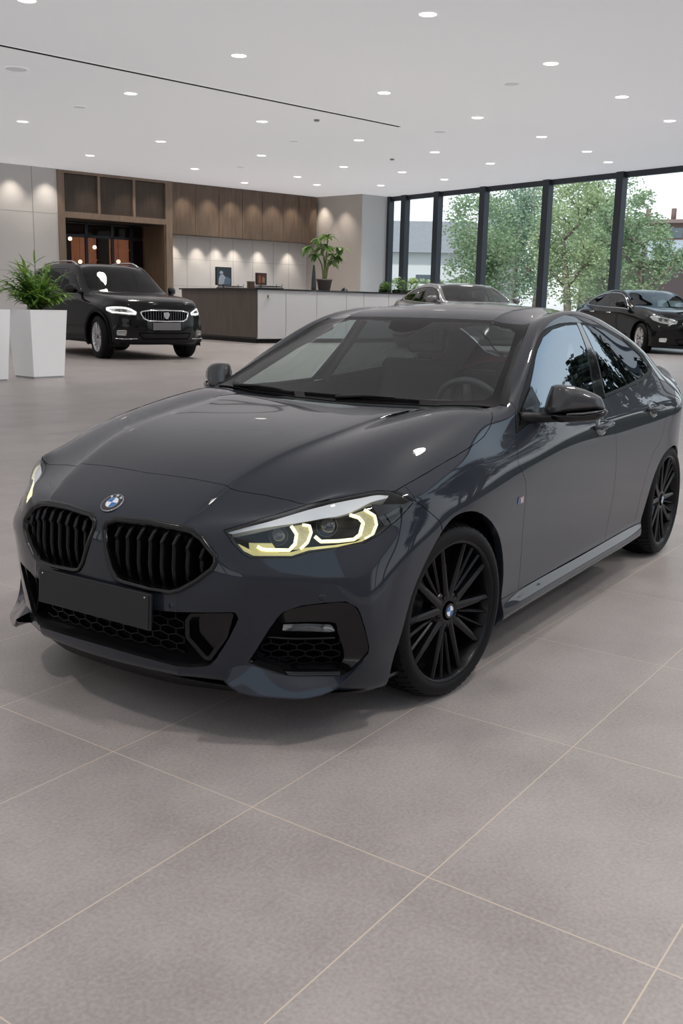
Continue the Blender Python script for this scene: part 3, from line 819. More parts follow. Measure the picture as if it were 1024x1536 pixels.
def build_fog(car, FOG, P):
    bm = bmesh.new()
    L0 = densify(FOG, .02); L1 = offset_poly(L0, .006); L2 = offset_poly(L0, .02)
    V = loops_strip(bm, [[P.hit(q, -.0005) for q in L0], [P.hit(q)-P.d*.03 for q in L1], [P.hit(q)-P.d*.075 for q in L2]])
    bm.faces.new(V[-1]); bmesh.ops.recalc_face_normals(bm, faces=bm.faces)
    fp = obj('side_air_intake', bm, SATBLK, car, smooth=True)
    def on(p, dep=0.):
        h = P.hit(P.to2(Vector(p))); return h-P.d*dep
    def sheet(name, rows, m, n=5):
        """rows: list of lists of (point, depth)"""
        bm = bmesh.new(); L = []
        for r in rows:
            L.append(smooth_open([tuple(on(p, d)) for p, d in r], n))
        loops_strip(bm, L, closed=False); bmesh.ops.recalc_face_normals(bm, faces=bm.faces)
        return obj(name, bm, m, fp, smooth=True)
    # glossy visor over the lamp and down the outer side
    sheet('gloss_visor', [[((.705,.602,.412),.004),((.689,.627,.444),.004),((.660,.669,.465),.004),((.617,.727,.476),.004),((.573,.781,.480),.004),((.547,.808,.457),.004),((.532,.822,.408),.004),((.508,.830,.33),.004),((.512,.820,.298),.005),((.543,.776,.240),.008)],
        [((.705,.603,.408),.030),((.690,.625,.408),.024),((.660,.660,.409),.022),((.625,.705,.410),.022),((.595,.748,.409),.024),((.585,.760,.400),.026),((.581,.764,.372),.030),((.566,.774,.32),.036),((.556,.774,.28),.042),((.560,.760,.245),.045)]], GLOSSBLK)
    sheet('gloss_visor', [[((.705,.603,.408),.030),((.660,.660,.409),.022),((.595,.748,.409),.024),((.585,.760,.380),.028)],
        [((.706,.603,.402),.060),((.660,.660,.402),.060),((.597,.745,.402),.060),((.592,.752,.380),.060)]], SATBLK)
    # the lamp itself
    o3 = [(.687,.625,.402),(.640,.686,.405),(.597,.749,.402),(.585,.761,.376),(.60,.742,.373),(.687,.622,.377)]
    o2 = round_poly(p2(P, o3), [.005,.01,.008,.008,.01,.005], 3)
    bm = bmesh.new()
    A = [P.hit(q)-P.d*.022 for q in o2]; B = [P.hit(q)-P.d*.019 for q in offset_poly(o2, .004)]
    Cn = [P.hit(q)-P.d*.06 for q in o2]
    V = loops_strip(bm, [Cn, A, B]); bm.faces.new(V[-1]); bmesh.ops.recalc_face_normals(bm, faces=bm.faces)
    fl = obj('fog_lamp', bm, glass('fog_lens', (.85,.87,.88), .02, 1.45), fp, smooth=True)
    bm = bmesh.new()
    I = densify(offset_poly(o2, .002), .008)
    cen = np.mean(np.array(I), axis=0)
    nn = len(I); a = [P.hit(q)-P.d*.026 for q in I]
    facets = [P.hit(tuple(cen+(np.array(q)-cen)*.6))-P.d*(.045+.012*((i//2)%2)) for i, q in enumerate(I)]
    V = loops_strip(bm, [a, facets]); bm.faces.new(V[-1]); bmesh.ops.recalc_face_normals(bm, faces=bm.faces)
    obj('fog_reflector', bm, mat('fog_reflector_metal', (.42,.42,.43), .22, .9), fp, smooth=False)
    # gloss bar below the lamp
    bm = bmesh.new()
    pts = smooth_open([tuple(on(p, .02)) for p in [(.712,.582,.361),(.690,.618,.357),(.659,.655,.354),(.62,.71,.355),(.588,.757,.358)]], 4)
    tube(bm, pts, .006, 8, flat=(1,.7)); obj('trim_bar', bm, GLOSSBLK, fp)
    bm = bmesh.new()
    hexmesh(bm, lambda u, v, l: P.hit((u, v))-P.d*(.050-l), min(q[0] for q in FOG)+.04, P.to2(Vector((.556,.774,.3)))[0], .245, .345, .055, .030, .004)
    obj('honeycomb_mesh', bm, MATS['honeycomb_black'], fp)
    # small curved winglet standing in the inner lower corner
    bm = bmesh.new()
    A = smooth_open([tuple(on(p, .004)) for p in [(.735,.532,.279),(.715,.560,.258),(.690,.596,.243),(.660,.634,.234),(.60,.705,.232),(.556,.758,.232)]], 5)
    B = [np.array(p)+np.array([0,0,.010])-np.array(P.d)*.022 for p in A]
    loops_strip(bm, [[np.array(p)-np.array([0,0,.004]) for p in A], A, B], closed=False)
    obj('trim_bar', bm, GLOSSBLK, fp, smooth=True)
    mirror_obj(fp)

def build_splitter(car):
    # front splitter shelf: outer edge, inner edge on the body
    E = smooth_open([(.812,.492,.238),(.799,.518,.214),(.778,.556,.196),(.735,.622,.187),(.680,.698,.184),(.632,.738,.190),(.590,.768,.206),(.557,.792,.235),(.522,.822,.285)], 5)
    I = smooth_open([(.752,.470,.262),(.742,.500,.275),(.728,.540,.268),(.690,.596,.242),(.655,.637,.231),(.610,.690,.229),(.565,.748,.229),(.540,.776,.240),(.510,.815,.280)], 5)
    Eu = [np.array(p)+np.array([-.006,-.006,-.012]) for p in E]
    Iu = [np.array(p)+np.array([-.03,-.03,-.055]) for p in I]
    Em = [np.array(p)+np.array([.001,.001,-.006]) for p in E]
    for s in (1, -1):
        bm = bmesh.new()
        loops_strip(bm, [I, E, Em, Eu, Iu], closed=False)
        if s < 0:
            for v in bm.verts: v.co.y *= -1
        bmesh.ops.recalc_face_normals(bm, faces=bm.faces)
        obj('front_splitter', bm, PAINT, car, angle=40)
    # dark undertray edge
    bm = bmesh.new()
    pts = [(.80,0),(.785,.25),(.74,.40),(.69,.55),(.62,.68),(.52,.78),(.44,.82)]
    pts = [(x,-y) for x, y in pts[:0:-1]]+pts
    pts = smooth_open(pts, 4)
    loops_strip(bm, [[(x, y, .20-.03*min(1,abs(y)/.5)) for x, y in pts], [(x-.012, y*.985, .152) for x, y in pts], [(x-.3, y*.7, .150) for x, y in pts]], closed=False)
    obj('undertray_lip', bm, SATBLK, car, smooth=True)

def build_arches(car, A1, A2):
    for nm, A, cx in (('front', A1, 0), ('rear', A2, -2.64)):
        for s in (1, -1):
            bm = bmesh.new()
            pts = [q for q in A if q[1] > .14]
            h = [SURF.cast((x, 3, z), (0,-1,0)) or Vector((x,.86,z)) for x, z in pts]
            a = [Vector((p.x, p.y-.0015, p.z)) for p in h]
            def sh(k, dy): return [Vector((p.x+(cx-p.x)*k*.0-(0), p.y-dy, p.z)) for p in h]
            def grow(k, y0):
                c = Vector((cx, 0, .30)); out = []
                for p in h:
                    d = Vector((p.x-c.x, 0, p.z-c.z)); q = c+d*(1+k); out.append(Vector((q.x, y0(p), q.z)))
                return out
            L = [a, grow(-.006, lambda p: p.y-.010), grow(.0, lambda p: p.y-.030), grow(.05, lambda p: p.y-.04), grow(.06, lambda p: .50)]
            loops_strip(bm, L[:3], closed=False)
            loops_strip(bm, L[2:], closed=False, mi=1)
            V = [bm.verts.new(p) for p in L[-1]]; bm.faces.new(V).material_index = 1
            if s < 0:
                for v in bm.verts: v.co.y *= -1
            bmesh.ops.recalc_face_normals(bm, faces=bm.faces)
            obj('wheel_arch', bm, [PAINT, MATBLK], car, smooth=True)
    # floor pan
    bm = bmesh.new(); box(bm, -3.55, .60, -.62, .62, .165, .20)
    box(bm, -2.05, -.45, -.80, .80, .165, .20)
    obj('floor_pan', bm, MATBLK, car)

def build_mirror(car):
    mb = bpy.data.objects.new('door_mirror', None); COL.objects.link(mb); mb.parent = car; mb.empty_display_size = .1
    d = Vector((-.68468,.72885,0)); nf = Vector((.72885,.68468,0)); A0 = Vector((-.80,.885,0))
    def at(w, z, f): return A0+d*w+nf*f+Vector((0,0,z))
    cap = [(-.023,.970),(-.022,.996),(-.012,1.039),(.002,1.080),(.014,1.0865),(.03,1.0885),(.07,1.086),(.122,1.073),(.174,1.054),(.201,1.040),(.216,1.011),(.225,.991),(.10,.978)]
    low = [(-.024,.970),(.10,.978),(.228,.991),(.235,.981),(.226,.968),(.183,.945),(.101,.938),(.02,.936),(-.018,.950)]
    def dome(poly, dep, mi_front, flat=.93):
        bm = bmesh.new(); P_ = densify(round_poly(poly, .008, 3), .02); c = np.mean(np.array(P_), axis=0)
        sc = lambda k: [tuple(c+(np.array(q)-c)*k) for q in P_]
        L = [[at(u, v, -.055+.02*u) for u, v in sc(.80)], [at(u, v, -.045+.02*u) for u, v in sc(.96)], [at(u, v, -.01) for u, v in sc(1.)]]
        for k, f in ((.985,.25),(.95,.45),(.87,.66),(.74,.83),(.55,.95),(.30,1.)): L.append([at(u, v, dep*f-.12*max(0, v-1.02)*f) for u, v in sc(k)])
        V = loops_strip(bm, L); bm.faces.new(V[0]); bm.faces.new(V[-1]); bmesh.ops.recalc_face_normals(bm, faces=bm.faces)
        return bm
    obj('mirror_shell', dome(cap, .062, 0), mat('mirror_cap_grey', (.045,.046,.050), .30, .35, coat=.8, coat_rough=.05), mb, smooth=True)
    obj('mirror_underside', dome(low, .070, 0), GLOSSBLK, mb, smooth=True)
    # indicator strip
    bm = bmesh.new(); tube(bm, [at(.04,.972,.05), at(.10,.977,.066), at(.16,.983,.060), at(.222,.988,.02)], .0045, 8); obj('indicator', bm, mat('indicator_smoked', (.10,.10,.105), .15, coat=.6), mb)
    # foot: arm from the sail panel
    bm = bmesh.new()
    tube(bm, smooth_open([(-.69,.775,.955), tuple(at(-.09,.954,-.005)), tuple(at(-.03,.953,.0)), tuple(at(.03,.952,.0))], 4), [.036,.034,.033,.032,.031,.030,.029,.028,.027,.026,.025,.024,.022], 14, flat=(1.1,.72))
    obj('mirror_arm', bm, SATBLK, mb)
    bm = bmesh.new()
    A = [(-.63,.812,.925),(-.70,.790,.985),(-.86,.760,1.072),(-.865,.775,.985),(-.80,.812,.955)]
    A = [SURF.near(Vector(p))+SURF.normal(Vector(p))*.004 for p in A]
    bm.faces.new([bm.verts.new(p) for p in A]); bmesh.ops.recalc_face_normals(bm, faces=bm.faces)
    obj('mirror_sail', bm, GLOSSBLK, mb)
    # mirror glass at the back
    bm = bmesh.new(); L = []
    ring = []
    for k in range(24):
        a = 2*PI*k/24
        ring.append(at(.10+.10*math.cos(a), 1.015+.045*math.sin(a), -.062))
    bm.faces.new([bm.verts.new(p) for p in ring]); obj('mirror_glass', bm, CHROME, mb)
    m2 = bpy.data.objects.new('door_mirror', None); COL.objects.link(m2); m2.parent = car
    for ch in list(mb.children):
        mirror_obj(ch, m2)

def build_handles(car):
    doors = [o for o in car.children if o.name.startswith(('front_door', 'rear_door'))]
    for dname, xc, zc in (('front_door', -1.46, .865), ('rear_door', -2.27, .885)):
        for s, d in zip((1, -1), [o for o in doors if o.name.startswith(dname)]):
            bm = bmesh.new()
            # grip bar with two feet
            P_ = []
            for t in np.linspace(-1, 1, 13):
                x = xc-t*.112; y = SURF.cast((x, 3, zc), (0,-1,0)).y
                P_.append((x, y+.030*(1-abs(t)**3.5)-.004, zc+.004*t))
            tube(bm, P_, [.011,.013,.0145]+[.015]*7+[.0145,.013,.010], 12, flat=(1.25,.75))
            if s < 0:
                for v in bm.verts: v.co.y *= -1
                bmesh.ops.reverse_faces(bm, faces=bm.faces)
            obj('door_handle', bm, PAINT, d)
            # cup behind the grip
            bm = bmesh.new(); L = []
            for r, dep in ((1.06,-.0015),(1.0,.0015),(.94,-.003),(.75,-.010),(.4,-.016),(.02,-.017)):
                ring = []
                for k in range(32):
                    a = 2*PI*k/32; x = xc+.004+math.cos(a)*.078*r; z = zc-.004+math.sin(a)*.042*r
                    h = SURF.cast((x, 3, z), (0,-1,0)); nn = SURF.normal(h)
                    ring.append(h+nn*(dep+.0022 if r > .9 else .0018))
                L.append(ring)
            V = loops_strip(bm, L)
            bm.normal_update()
            if s < 0:
                for v in bm.verts: v.co.y *= -1
            bmesh.ops.recalc_face_normals(bm, faces=bm.faces)
            obj('handle_cup', bm, mat('handle_cup_paint', (.012,.013,.016), .15, .4, coat=1), d, smooth=True)

def roundel(name, parent, M, r, cap=False):
    bm = bmesh.new()
    ri = r*(.70 if cap else .56)
    lathe(bm, [(r,-.002),(r,.0015),(r*.965,.0025),(r*.955,.0018)], 48, M=M)
    lathe(bm, [(r*.955,.0018),(r*.78,.0026),(ri*1.06,.0024)], 48, M=M, mi=1)
    lathe(bm, [(ri*1.06,.0024),(ri*1.0,.0029),(ri*.98,.0024)], 48, M=M)
    n = 12
    for q in range(4):
        c = bm.verts.new(M @ Vector((0,0,.0034))); prev = None
        for k in range(n+1):
            a = PI/2*q+PI/2*k/n
            v = bm.verts.new(M @ Vector((ri*.98*math.cos(a), ri*.98*math.sin(a), .0026)))
            if prev is not None:
                f = bm.faces.new((c, prev, v)); f.material_index = 2 if q % 2 else 3
            prev = v
    return obj(name, bm, [mat('badge_rim_silver', (.55,.56,.58), .2, .8) if not cap else RIMBLK, mat('badge_black', (.01,.01,.012), .2, coat=.5), BLUE, WHITE], parent)

def text_mesh(s, size, M, name, m, parent, bold=.0):
    cu = bpy.data.curves.new('txt', 'FONT'); cu.body = s; cu.size = size; cu.align_x = 'CENTER'; cu.align_y = 'CENTER'; cu.extrude = .0003; cu.offset = bold
    o = bpy.data.objects.new('txt', cu); COL.objects.link(o)
    dg = bpy.context.evaluated_depsgraph_get()
    me = bpy.data.meshes.new_from_object(o.evaluated_get(dg)); bpy.data.objects.remove(o); bpy.data.curves.remove(cu)
    me.transform(M); me.materials.clear()
    return link(name, me, m, parent)

def build_badges(car):
    h = SURF.near(Vector((.791,.0,.730))); n = SURF.normal(h)
    # local frame: x to the car's right when seen from the front, y up the bonnet
    z = n; xax = Vector((0,1,0)); yax = z.cross(xax).normalized()
    M = Matrix((xax, yax, z)).transposed().to_4x4(); M.translation = h+n*.002
    b = roundel('bonnet_badge', car, M, .041)
    for ch, a in (('B', 40), ('M', 0), ('W', -40)):
        a = math.radians(a)
        T = M @ Matrix.Translation((-.0315*math.sin(a), .0315*math.cos(a), .0030)) @ Matrix.Rotation(a, 4, 'Z')
        text_mesh(ch, .0135, T, 'badge_letter', mat('badge_letter_silver', (.7,.7,.72), .3), b, .0004)
    # small three-stripe badge on the front fenders
    for s in (1, -1):
        h = SURF.cast((-.523, 3, .650), (0,-1,0)); h = Vector((h.x, h.y*s, h.z))
        bm = bmesh.new()
        for k, mi in enumerate((0, 1, 2)):
            x0 = h.x+.020-k*.006
            vs = [bm.verts.new((x0+sx*.003-dz*.25, h.y+s*.0025, h.z+dz)) for sx, dz in ((1,-.013),(-1,-.013),(-1,.013),(1,.013))]
            f = bm.faces.new(vs); f.material_index = mi
        x0 = h.x+.000
        pts = [(0,-.013),(0,.013),(.006,.013),(.012,-.002),(.018,.013),(.026,.013),(.026,-.013),(.020,-.013),(.020,.004),(.013,-.013),(.011,-.013),(.006,.004),(.006,-.013)]
        vs = [bm.verts.new((x0-px, h.y+s*.003, h.z+pz)) for px, pz in pts]
        f = bm.faces.new(vs); f.material_index = 3
        bmesh.ops.recalc_face_normals(bm, faces=bm.faces)
        obj('fender_badge', bm, [mat('stripe_light_blue', (.05,.35,.75), .3), mat('stripe_navy', (.02,.04,.2), .3), mat('stripe_red', (.6,.03,.03), .3), mat('badge_silver', (.75,.75,.77), .2, .7)], car)

def build_wipers(car):
    def on_top(x, y, lift):
        h = SURF.cast((x, y, 3), (0,0,-1)); return h+Vector((0,0,lift))
    for pts, piv in (([(-.585,-.62),(-.560,-.50),(-.545,-.40),(-.530,-.30),(-.518,-.22)], (-.57,-.60)), ([(-.520,-.16),(-.515,.0),(-.520,.15),(-.535,.29),(-.548,.40)], (-.50,.02))):
        bm = bmesh.new()
        P_ = [on_top(x, y, .008) for x, y in smooth_open(pts, 5)]
        tube(bm, P_, .0045, 8, flat=(1.3,.9))
        P2 = [on_top(x, y, .003) for x, y in smooth_open(pts, 5)]
        tube(bm, P2, .004, 6)
        w = obj('wiper', bm, SATBLK, car)
        bm = bmesh.new()
        a = Vector(on_top(*piv, .006)); mid = Vector(on_top(*pts[3], .012))
        tube(bm, [a, a*.5+mid*.5+Vector((0,0,.006)), mid], [.012,.009,.005], 8, flat=(1.2,.8))
        obj('wiper_arm', bm, SATBLK, w)

def build_interior(car):
    bm = bmesh.new()
    # dashboard: lofted across the car
    prof = [(-.60,.93),(-.72,.955),(-.86,.962),(-.98,.950),(-1.05,.90),(-1.06,.78),(-1.0,.62),(-.9,.50)]
    L = []
    for y in np.linspace(-.74, .74, 17):
        k = 1-.04*(y/.74)**2
        hump = .035*math.exp(-((y-.36)/.15)**2)
        L.append([(x, y, z*k+(hump if -1.06 < x < -.7 and z > .85 else 0)) for x, z in prof])
    loops_strip(bm, L, closed=False); bmesh.ops.recalc_face_normals(bm, faces=bm.faces)
    obj('dashboard', bm, INTER, car, smooth=True)
    bm = bmesh.new(); lathe(bm, [(.172+.016*math.cos(a), .016*math.sin(a)) for a in np.linspace(0, 2*PI, 12, endpoint=False)], 40, close=True)
    for a in (PI/2*3, PI*.05, PI*.95):
        tube(bm, [(math.cos(a)*.04, math.sin(a)*.04, -.02), (math.cos(a)*.165, math.sin(a)*.165, 0)], .014, 8, flat=(1.5,.6))
    lathe(bm, [(.06,-.03),(.06,.0),(.045,.012),(.0005,.014)], 20)
    M = Matrix.Translation((-1.13,.36,.905)) @ Matrix.Rotation(math.radians(-66), 4, 'Y') @ Matrix.Rotation(math.radians(90), 4, 'Z')
    bmesh.ops.transform(bm, matrix=M, verts=bm.verts)
    obj('steering_wheel', bm, mat('steering_leather', (.03,.032,.033), .45), car)
    def seat(x, y, w, name='seat', hr=True):
        bm = bmesh.new()
        box(bm, x-.26, x+.26, y-w, y+w, .42, .58, bev=.04)
        M = Matrix.Translation((x-.24, y, .52)) @ Matrix.Rotation(math.radians(-18), 4, 'Y')
        box(bm, -.06, .07, -w, w, 0, .60, M=M, bev=.045)
        if hr:
            box(bm, -.045, .045, -.12, .12, .64, .80, M=M, bev=.035)
            for s in (-1, 1): tube(bm, [M @ Vector((0,s*.05,.58)), M @ Vector((0,s*.05,.68))], .008, 6)
        return obj(name, bm, INTER2, car)
    seat(-1.55, .36, .25); seat(-1.55, -.36, .25)
    bm = bmesh.new()
    box(bm, -2.5, -2.0, -.62, .62, .42, .56, bev=.04)
    M = Matrix.Translation((-2.48, 0, .52)) @ Matrix.Rotation(math.radians(-22), 4, 'Y')
    box(bm, -.07, .07, -.62, .62, 0, .52, M=M, bev=.05)
    for y in (-.36, .36): box(bm, -.05, .05, -.11, .11, .5, .66, M=M, bev=.03)
    obj('rear_bench', bm, INTER2, car)
    # rear-view mirror and sensor pod
    bm = bmesh.new(); box(bm, -.012, .014, -.115, .115, -.032, .032, M=Matrix.Translation((-1.21,.0,1.245)) @ Matrix.Rotation(math.radians(12), 4, 'Y'), bev=.012)
    rm = obj('rear_view_mirror', bm, SATBLK, car)
    bm = bmesh.new()
    L = []
    for x, w, d in ((-1.235,.115,.028),(-1.18,.105,.03),(-1.12,.075,.032),(-1.07,.05,.022),(-1.055,.02,.006)):
        h = SURF.cast((x, 0, 3), (0,0,-1))
        L.append([(x, -w, h.z-.006), (x, -w*.7, h.z-.006-d), (x, w*.7, h.z-.006-d), (x, w, h.z-.006)])
    loops_strip(bm, L, closed=False); loops_strip(bm, [[q[0] for q in L], [q[-1] for q in L]], closed=False)
    bmesh.ops.recalc_face_normals(bm, faces=bm.faces); obj('sensor_pod', bm, SATBLK, rm, smooth=True)
    # headliner, inner pillars, door cards, parcel shelf: dark cabin lining
    bm = bmesh.new()
    L = []
    for x in (-1.245,-1.4,-1.6,-1.8,-2.1,-2.42,-2.6):
        row = []
        lim = .60 if x > -2.3 else .58
        for y in np.linspace(-lim, lim, 13):
            h = SURF.cast((x, y, 3), (0,0,-1)); row.append((x, y, h.z-.022))
        L.append(row)
    loops_strip(bm, L, closed=False); obj('headliner', bm, mat('headliner_grey', (.05,.05,.052), .9), car, smooth=True)
    for s in (1, -1):
        # inner pillar linings beside the glass
        bm = bmesh.new()
        for P_ in ([(-.64,.73),(-.83,.672),(-1.06,.612),(-1.28,.55)],):
            q = [SURF.cast((x, y, 3), (0,0,-1))-Vector((0,0,.03)) for x, y in P_]
            tube(bm, [(p.x, p.y*s, p.z) for p in q], .032, 8)
            obj('pillar_lining', bm, INTER, car)
        for P_ in ([(-1.60,.97),(-1.66,1.12),(-1.72,1.31)],[(-2.62,1.08),(-2.55,1.16),(-2.40,1.24)]):
            bm = bmesh.new(); q = [SURF.cast((x, 3, z), (0,-1,0))-Vector((0,.035,0)) for x, z in P_]
            tube(bm, [(p.x, p.y*s, p.z) for p in q], .03, 8, flat=(1.5,.6)); obj('pillar_lining', bm, INTER, car)
    for s in (1, -1):
        bm = bmesh.new(); loops_strip(bm, [[(x, s*.80, .2), (x, s*.80, .80), (x, s*.765, .965)] for x in (-.55,-.8,-1.2,-1.7,-2.2,-2.6)], closed=False)
        obj('door_lining', bm, INTER, car)
    bm = bmesh.new(); box(bm, -3.3, -2.62, -.62, .62, .93, .955); obj('parcel_shelf', bm, INTER, car)
    bm = bmesh.new(); box(bm, -2.66, -2.62, -.62, .62, .2, .92); obj('rear_bulkhead', bm, INTER, car)
    bm = bmesh.new(); box(bm, -.62, -.58, -.70, .70, .2, .94); obj('firewall', bm, INTER, car)

def make_wheel(name, R, rr, W, spokes=10, rimm=None, tread=True, cap=True):
    """wheel around the local y axis, outer face towards +y, centre at origin; y=0 is the tyre's outer sidewall plane"""
    rimm = rimm or RIMBLK
    root = bpy.data.objects.new(name, None); COL.objects.link(root); root.empty_display_size = .2
    # tyre
    bm = bmesh.new()
    half = W/2; R0 = R
    if tread: R = R-.0055
    sh = R-rr
    prof = [(rr-.004,-.012),(rr+.004,-.002),(rr+sh*.35,.004),(rr+sh*.62,.0),(rr+sh*.82,-.009),(R-.006,-.024),(R-.001,-.04),(R,-half*.75),(R,-W+half*.75),(R-.001,-W+.04),(R-.008,-W+.02),(rr+sh*.6,-W),(rr,-W+.012)]
    lathe(bm, prof, 96, axis='y')
    ty = obj('tyre', bm, RUBBER, root)
    ty.data.materials.clear(); ty.data.materials.append(RUBBER)
    if tread:
        # tread blocks round the shoulder, one mesh
        bm = bmesh.new(); nb = 60
        for k in range(nb):
            a0 = 2*PI*k/nb; a1 = a0+2*PI/nb*.66
            for (y0, y1, sk, r0, r1) in ((-.010,-.062,.012,R-.007,R0),(-.074,-W*.5+.006,.02,R0,R0),(-W*.5-.006,-W+.074,-.02,R0,R0),(-W+.062,-W+.012,-.012,R0,R-.007)):
                q = []
                for (a, y, r) in ((a0,y0,r0),(a1,y0,r0),(a1+sk,y1,r1),(a0+sk,y1,r1)):
                    q.append(((r)*math.sin(a), y, (r)*math.cos(a)))
                Tt = [bm.verts.new(p) for p in q]; Bt = [bm.verts.new((p[0]*.985, p[1], p[2]*.985)) for p in q]
                bm.faces.new(Tt)
                for i in range(4): bm.faces.new((Tt[i], Bt[i], Bt[(i+1)%4], Tt[(i+1)%4]))
        bmesh.ops.recalc_face_normals(bm, faces=bm.faces)
        obj('tyre_tread', bm, RUBBER, root)
    # rim barrel
    bm = bmesh.new()
    lathe(bm, [(rr-.030,-W+.02),(rr-.028,-.10),(rr-.022,-.04),(rr-.012,-.022),(rr-.009,-.012),(rr-.004,-.005),(rr+.004,-.003),(rr+.005,-.010)], 96, axis='y')
    # hub disc
    lathe(bm, [(rr*.92,-W*.55),(.07,-W*.5)], 48, axis='y')
    rm = obj('rim', bm, rimm, root)
    bm = bmesh.new()
    g = 5
    for k in range(g):
        ac = 2*PI*k/g+.60
        for a0, a1, r0, wd, wide in ((-13,-20,.050,.0150,1),(13,20,.050,.0150,1),(-5.5,-6.5,.082,.0075,0),(5.5,6.5,.082,.0075,0)):
            q0 = ac+math.radians(a0*(1.9 if wide else 1)); q1 = ac+math.radians(a1)
            p0 = Vector((math.sin(q0)*r0, 0, math.cos(q0)*r0)); p1 = Vector((math.sin(q1)*(rr-.010), 0, math.cos(q1)*(rr-.010)))
            ax = (p1-p0).normalized(); tn = Vector((ax.z, 0, -ax.x)); L = []
            for t in np.linspace(0, 1, 7):
                y = (-.030 if wide else -.042)+(.010 if wide else .020)*t
                w = wd*((1.15-.35*t) if wide else 1.); c = p0.lerp(p1, t)+Vector((0,y,0)); dp = (.034-.012*t) if wide else .026
                L.append([c-tn*w-Vector((0,dp,0)), c-tn*w*.9, c-tn*w*.25+Vector((0,.005,0)), c+tn*w*.25+Vector((0,.005,0)), c+tn*w*.9, c+tn*w-Vector((0,dp,0))])
            V = loops_strip(bm, L, closed=True)
            for f_ in (V[0][::-1], V[-1]): bm.faces.new(f_)
    bmesh.ops.recalc_face_normals(bm, faces=bm.faces)
    obj('spokes', bm, rimm, root, angle=30)
    bm = bmesh.new()
    lathe(bm, [(.082,-.075),(.078,-.038),(.062,-.028),(.040,-.024),(.036,-.026)], 40, axis='y')
    for k in range(5):
        a = 2*PI*k/5+.4; c = Vector((math.sin(a)*.056, -.027, math.cos(a)*.056))
        lathe(bm, [(.0135,-.01),(.0135,.001),(.010,.0015),(.0095,-.006),(.0005,-.006)], 16, axis='y', M=Matrix.Translation(c), mi=1)
    obj('hub', bm, [rimm, MATBLK], root)
    if cap:
        M = Matrix.Translation((0,-.021,0)) @ Matrix.Rotation(math.radians(-90), 4, 'X')
        roundel('hub_cap', root, M, .028, cap=True)
    # brake disc
    bm = bmesh.new(); lathe(bm, [(.165,-.125),(.165,-.105),(.09,-.105),(.08,-.085)], 48, axis='y')
    obj('brake_disc', bm, mat('brake_disc_dark', (.05,.05,.05), .4, .7), root)
    return root

def build_car_wheels(car):
    w = make_wheel('wheel', .322, .256, .235)
    spots = [(0., .886, -8, 1), (-2.67, .886, 0, 1), (0., -.886, -8, -1), (-2.67, -.886, 0, -1)]
    for i, (x, y, st, s) in enumerate(spots):
        o = w if i == 0 else copy_tree(w)
        o.parent = car
        o.location = (x, y, .322)
        o.rotation_euler = (0, 0, math.radians(st)+(0 if s > 0 else PI))
        if i == 0: o.location.y = .876
MAINCAR = build_main_car()
# ---------------------------------------------------------------- the other cars in the showroom
BLACKPAINT = mat('black_gloss_paint', (.003,.003,.0035), .15, .0, .2, coat=.34, coat_rough=.02)
SILVERPAINT = mat('graphite_silver_paint', (.16,.165,.17), .28, .6, .5, coat=1.)
LAMPCLEAR = mat('lamp_clear_reflector', (.55,.56,.57), .15, .6, emis=(1,.98,.94), estr=.08)
LAMPLIT = mat('white_lamp_light', (1,1,1), .3, emis=(1,.96,.88), estr=1.3)
ALLOY = mat('bright_alloy', (.60,.60,.61), .25, .7)
CARGLASS = glass('car_glass_dark', (.22,.26,.26), 0., 1.28)
CARGLASS2 = glass('car_glass_clear', (.42,.46,.45), 0., 1.5)

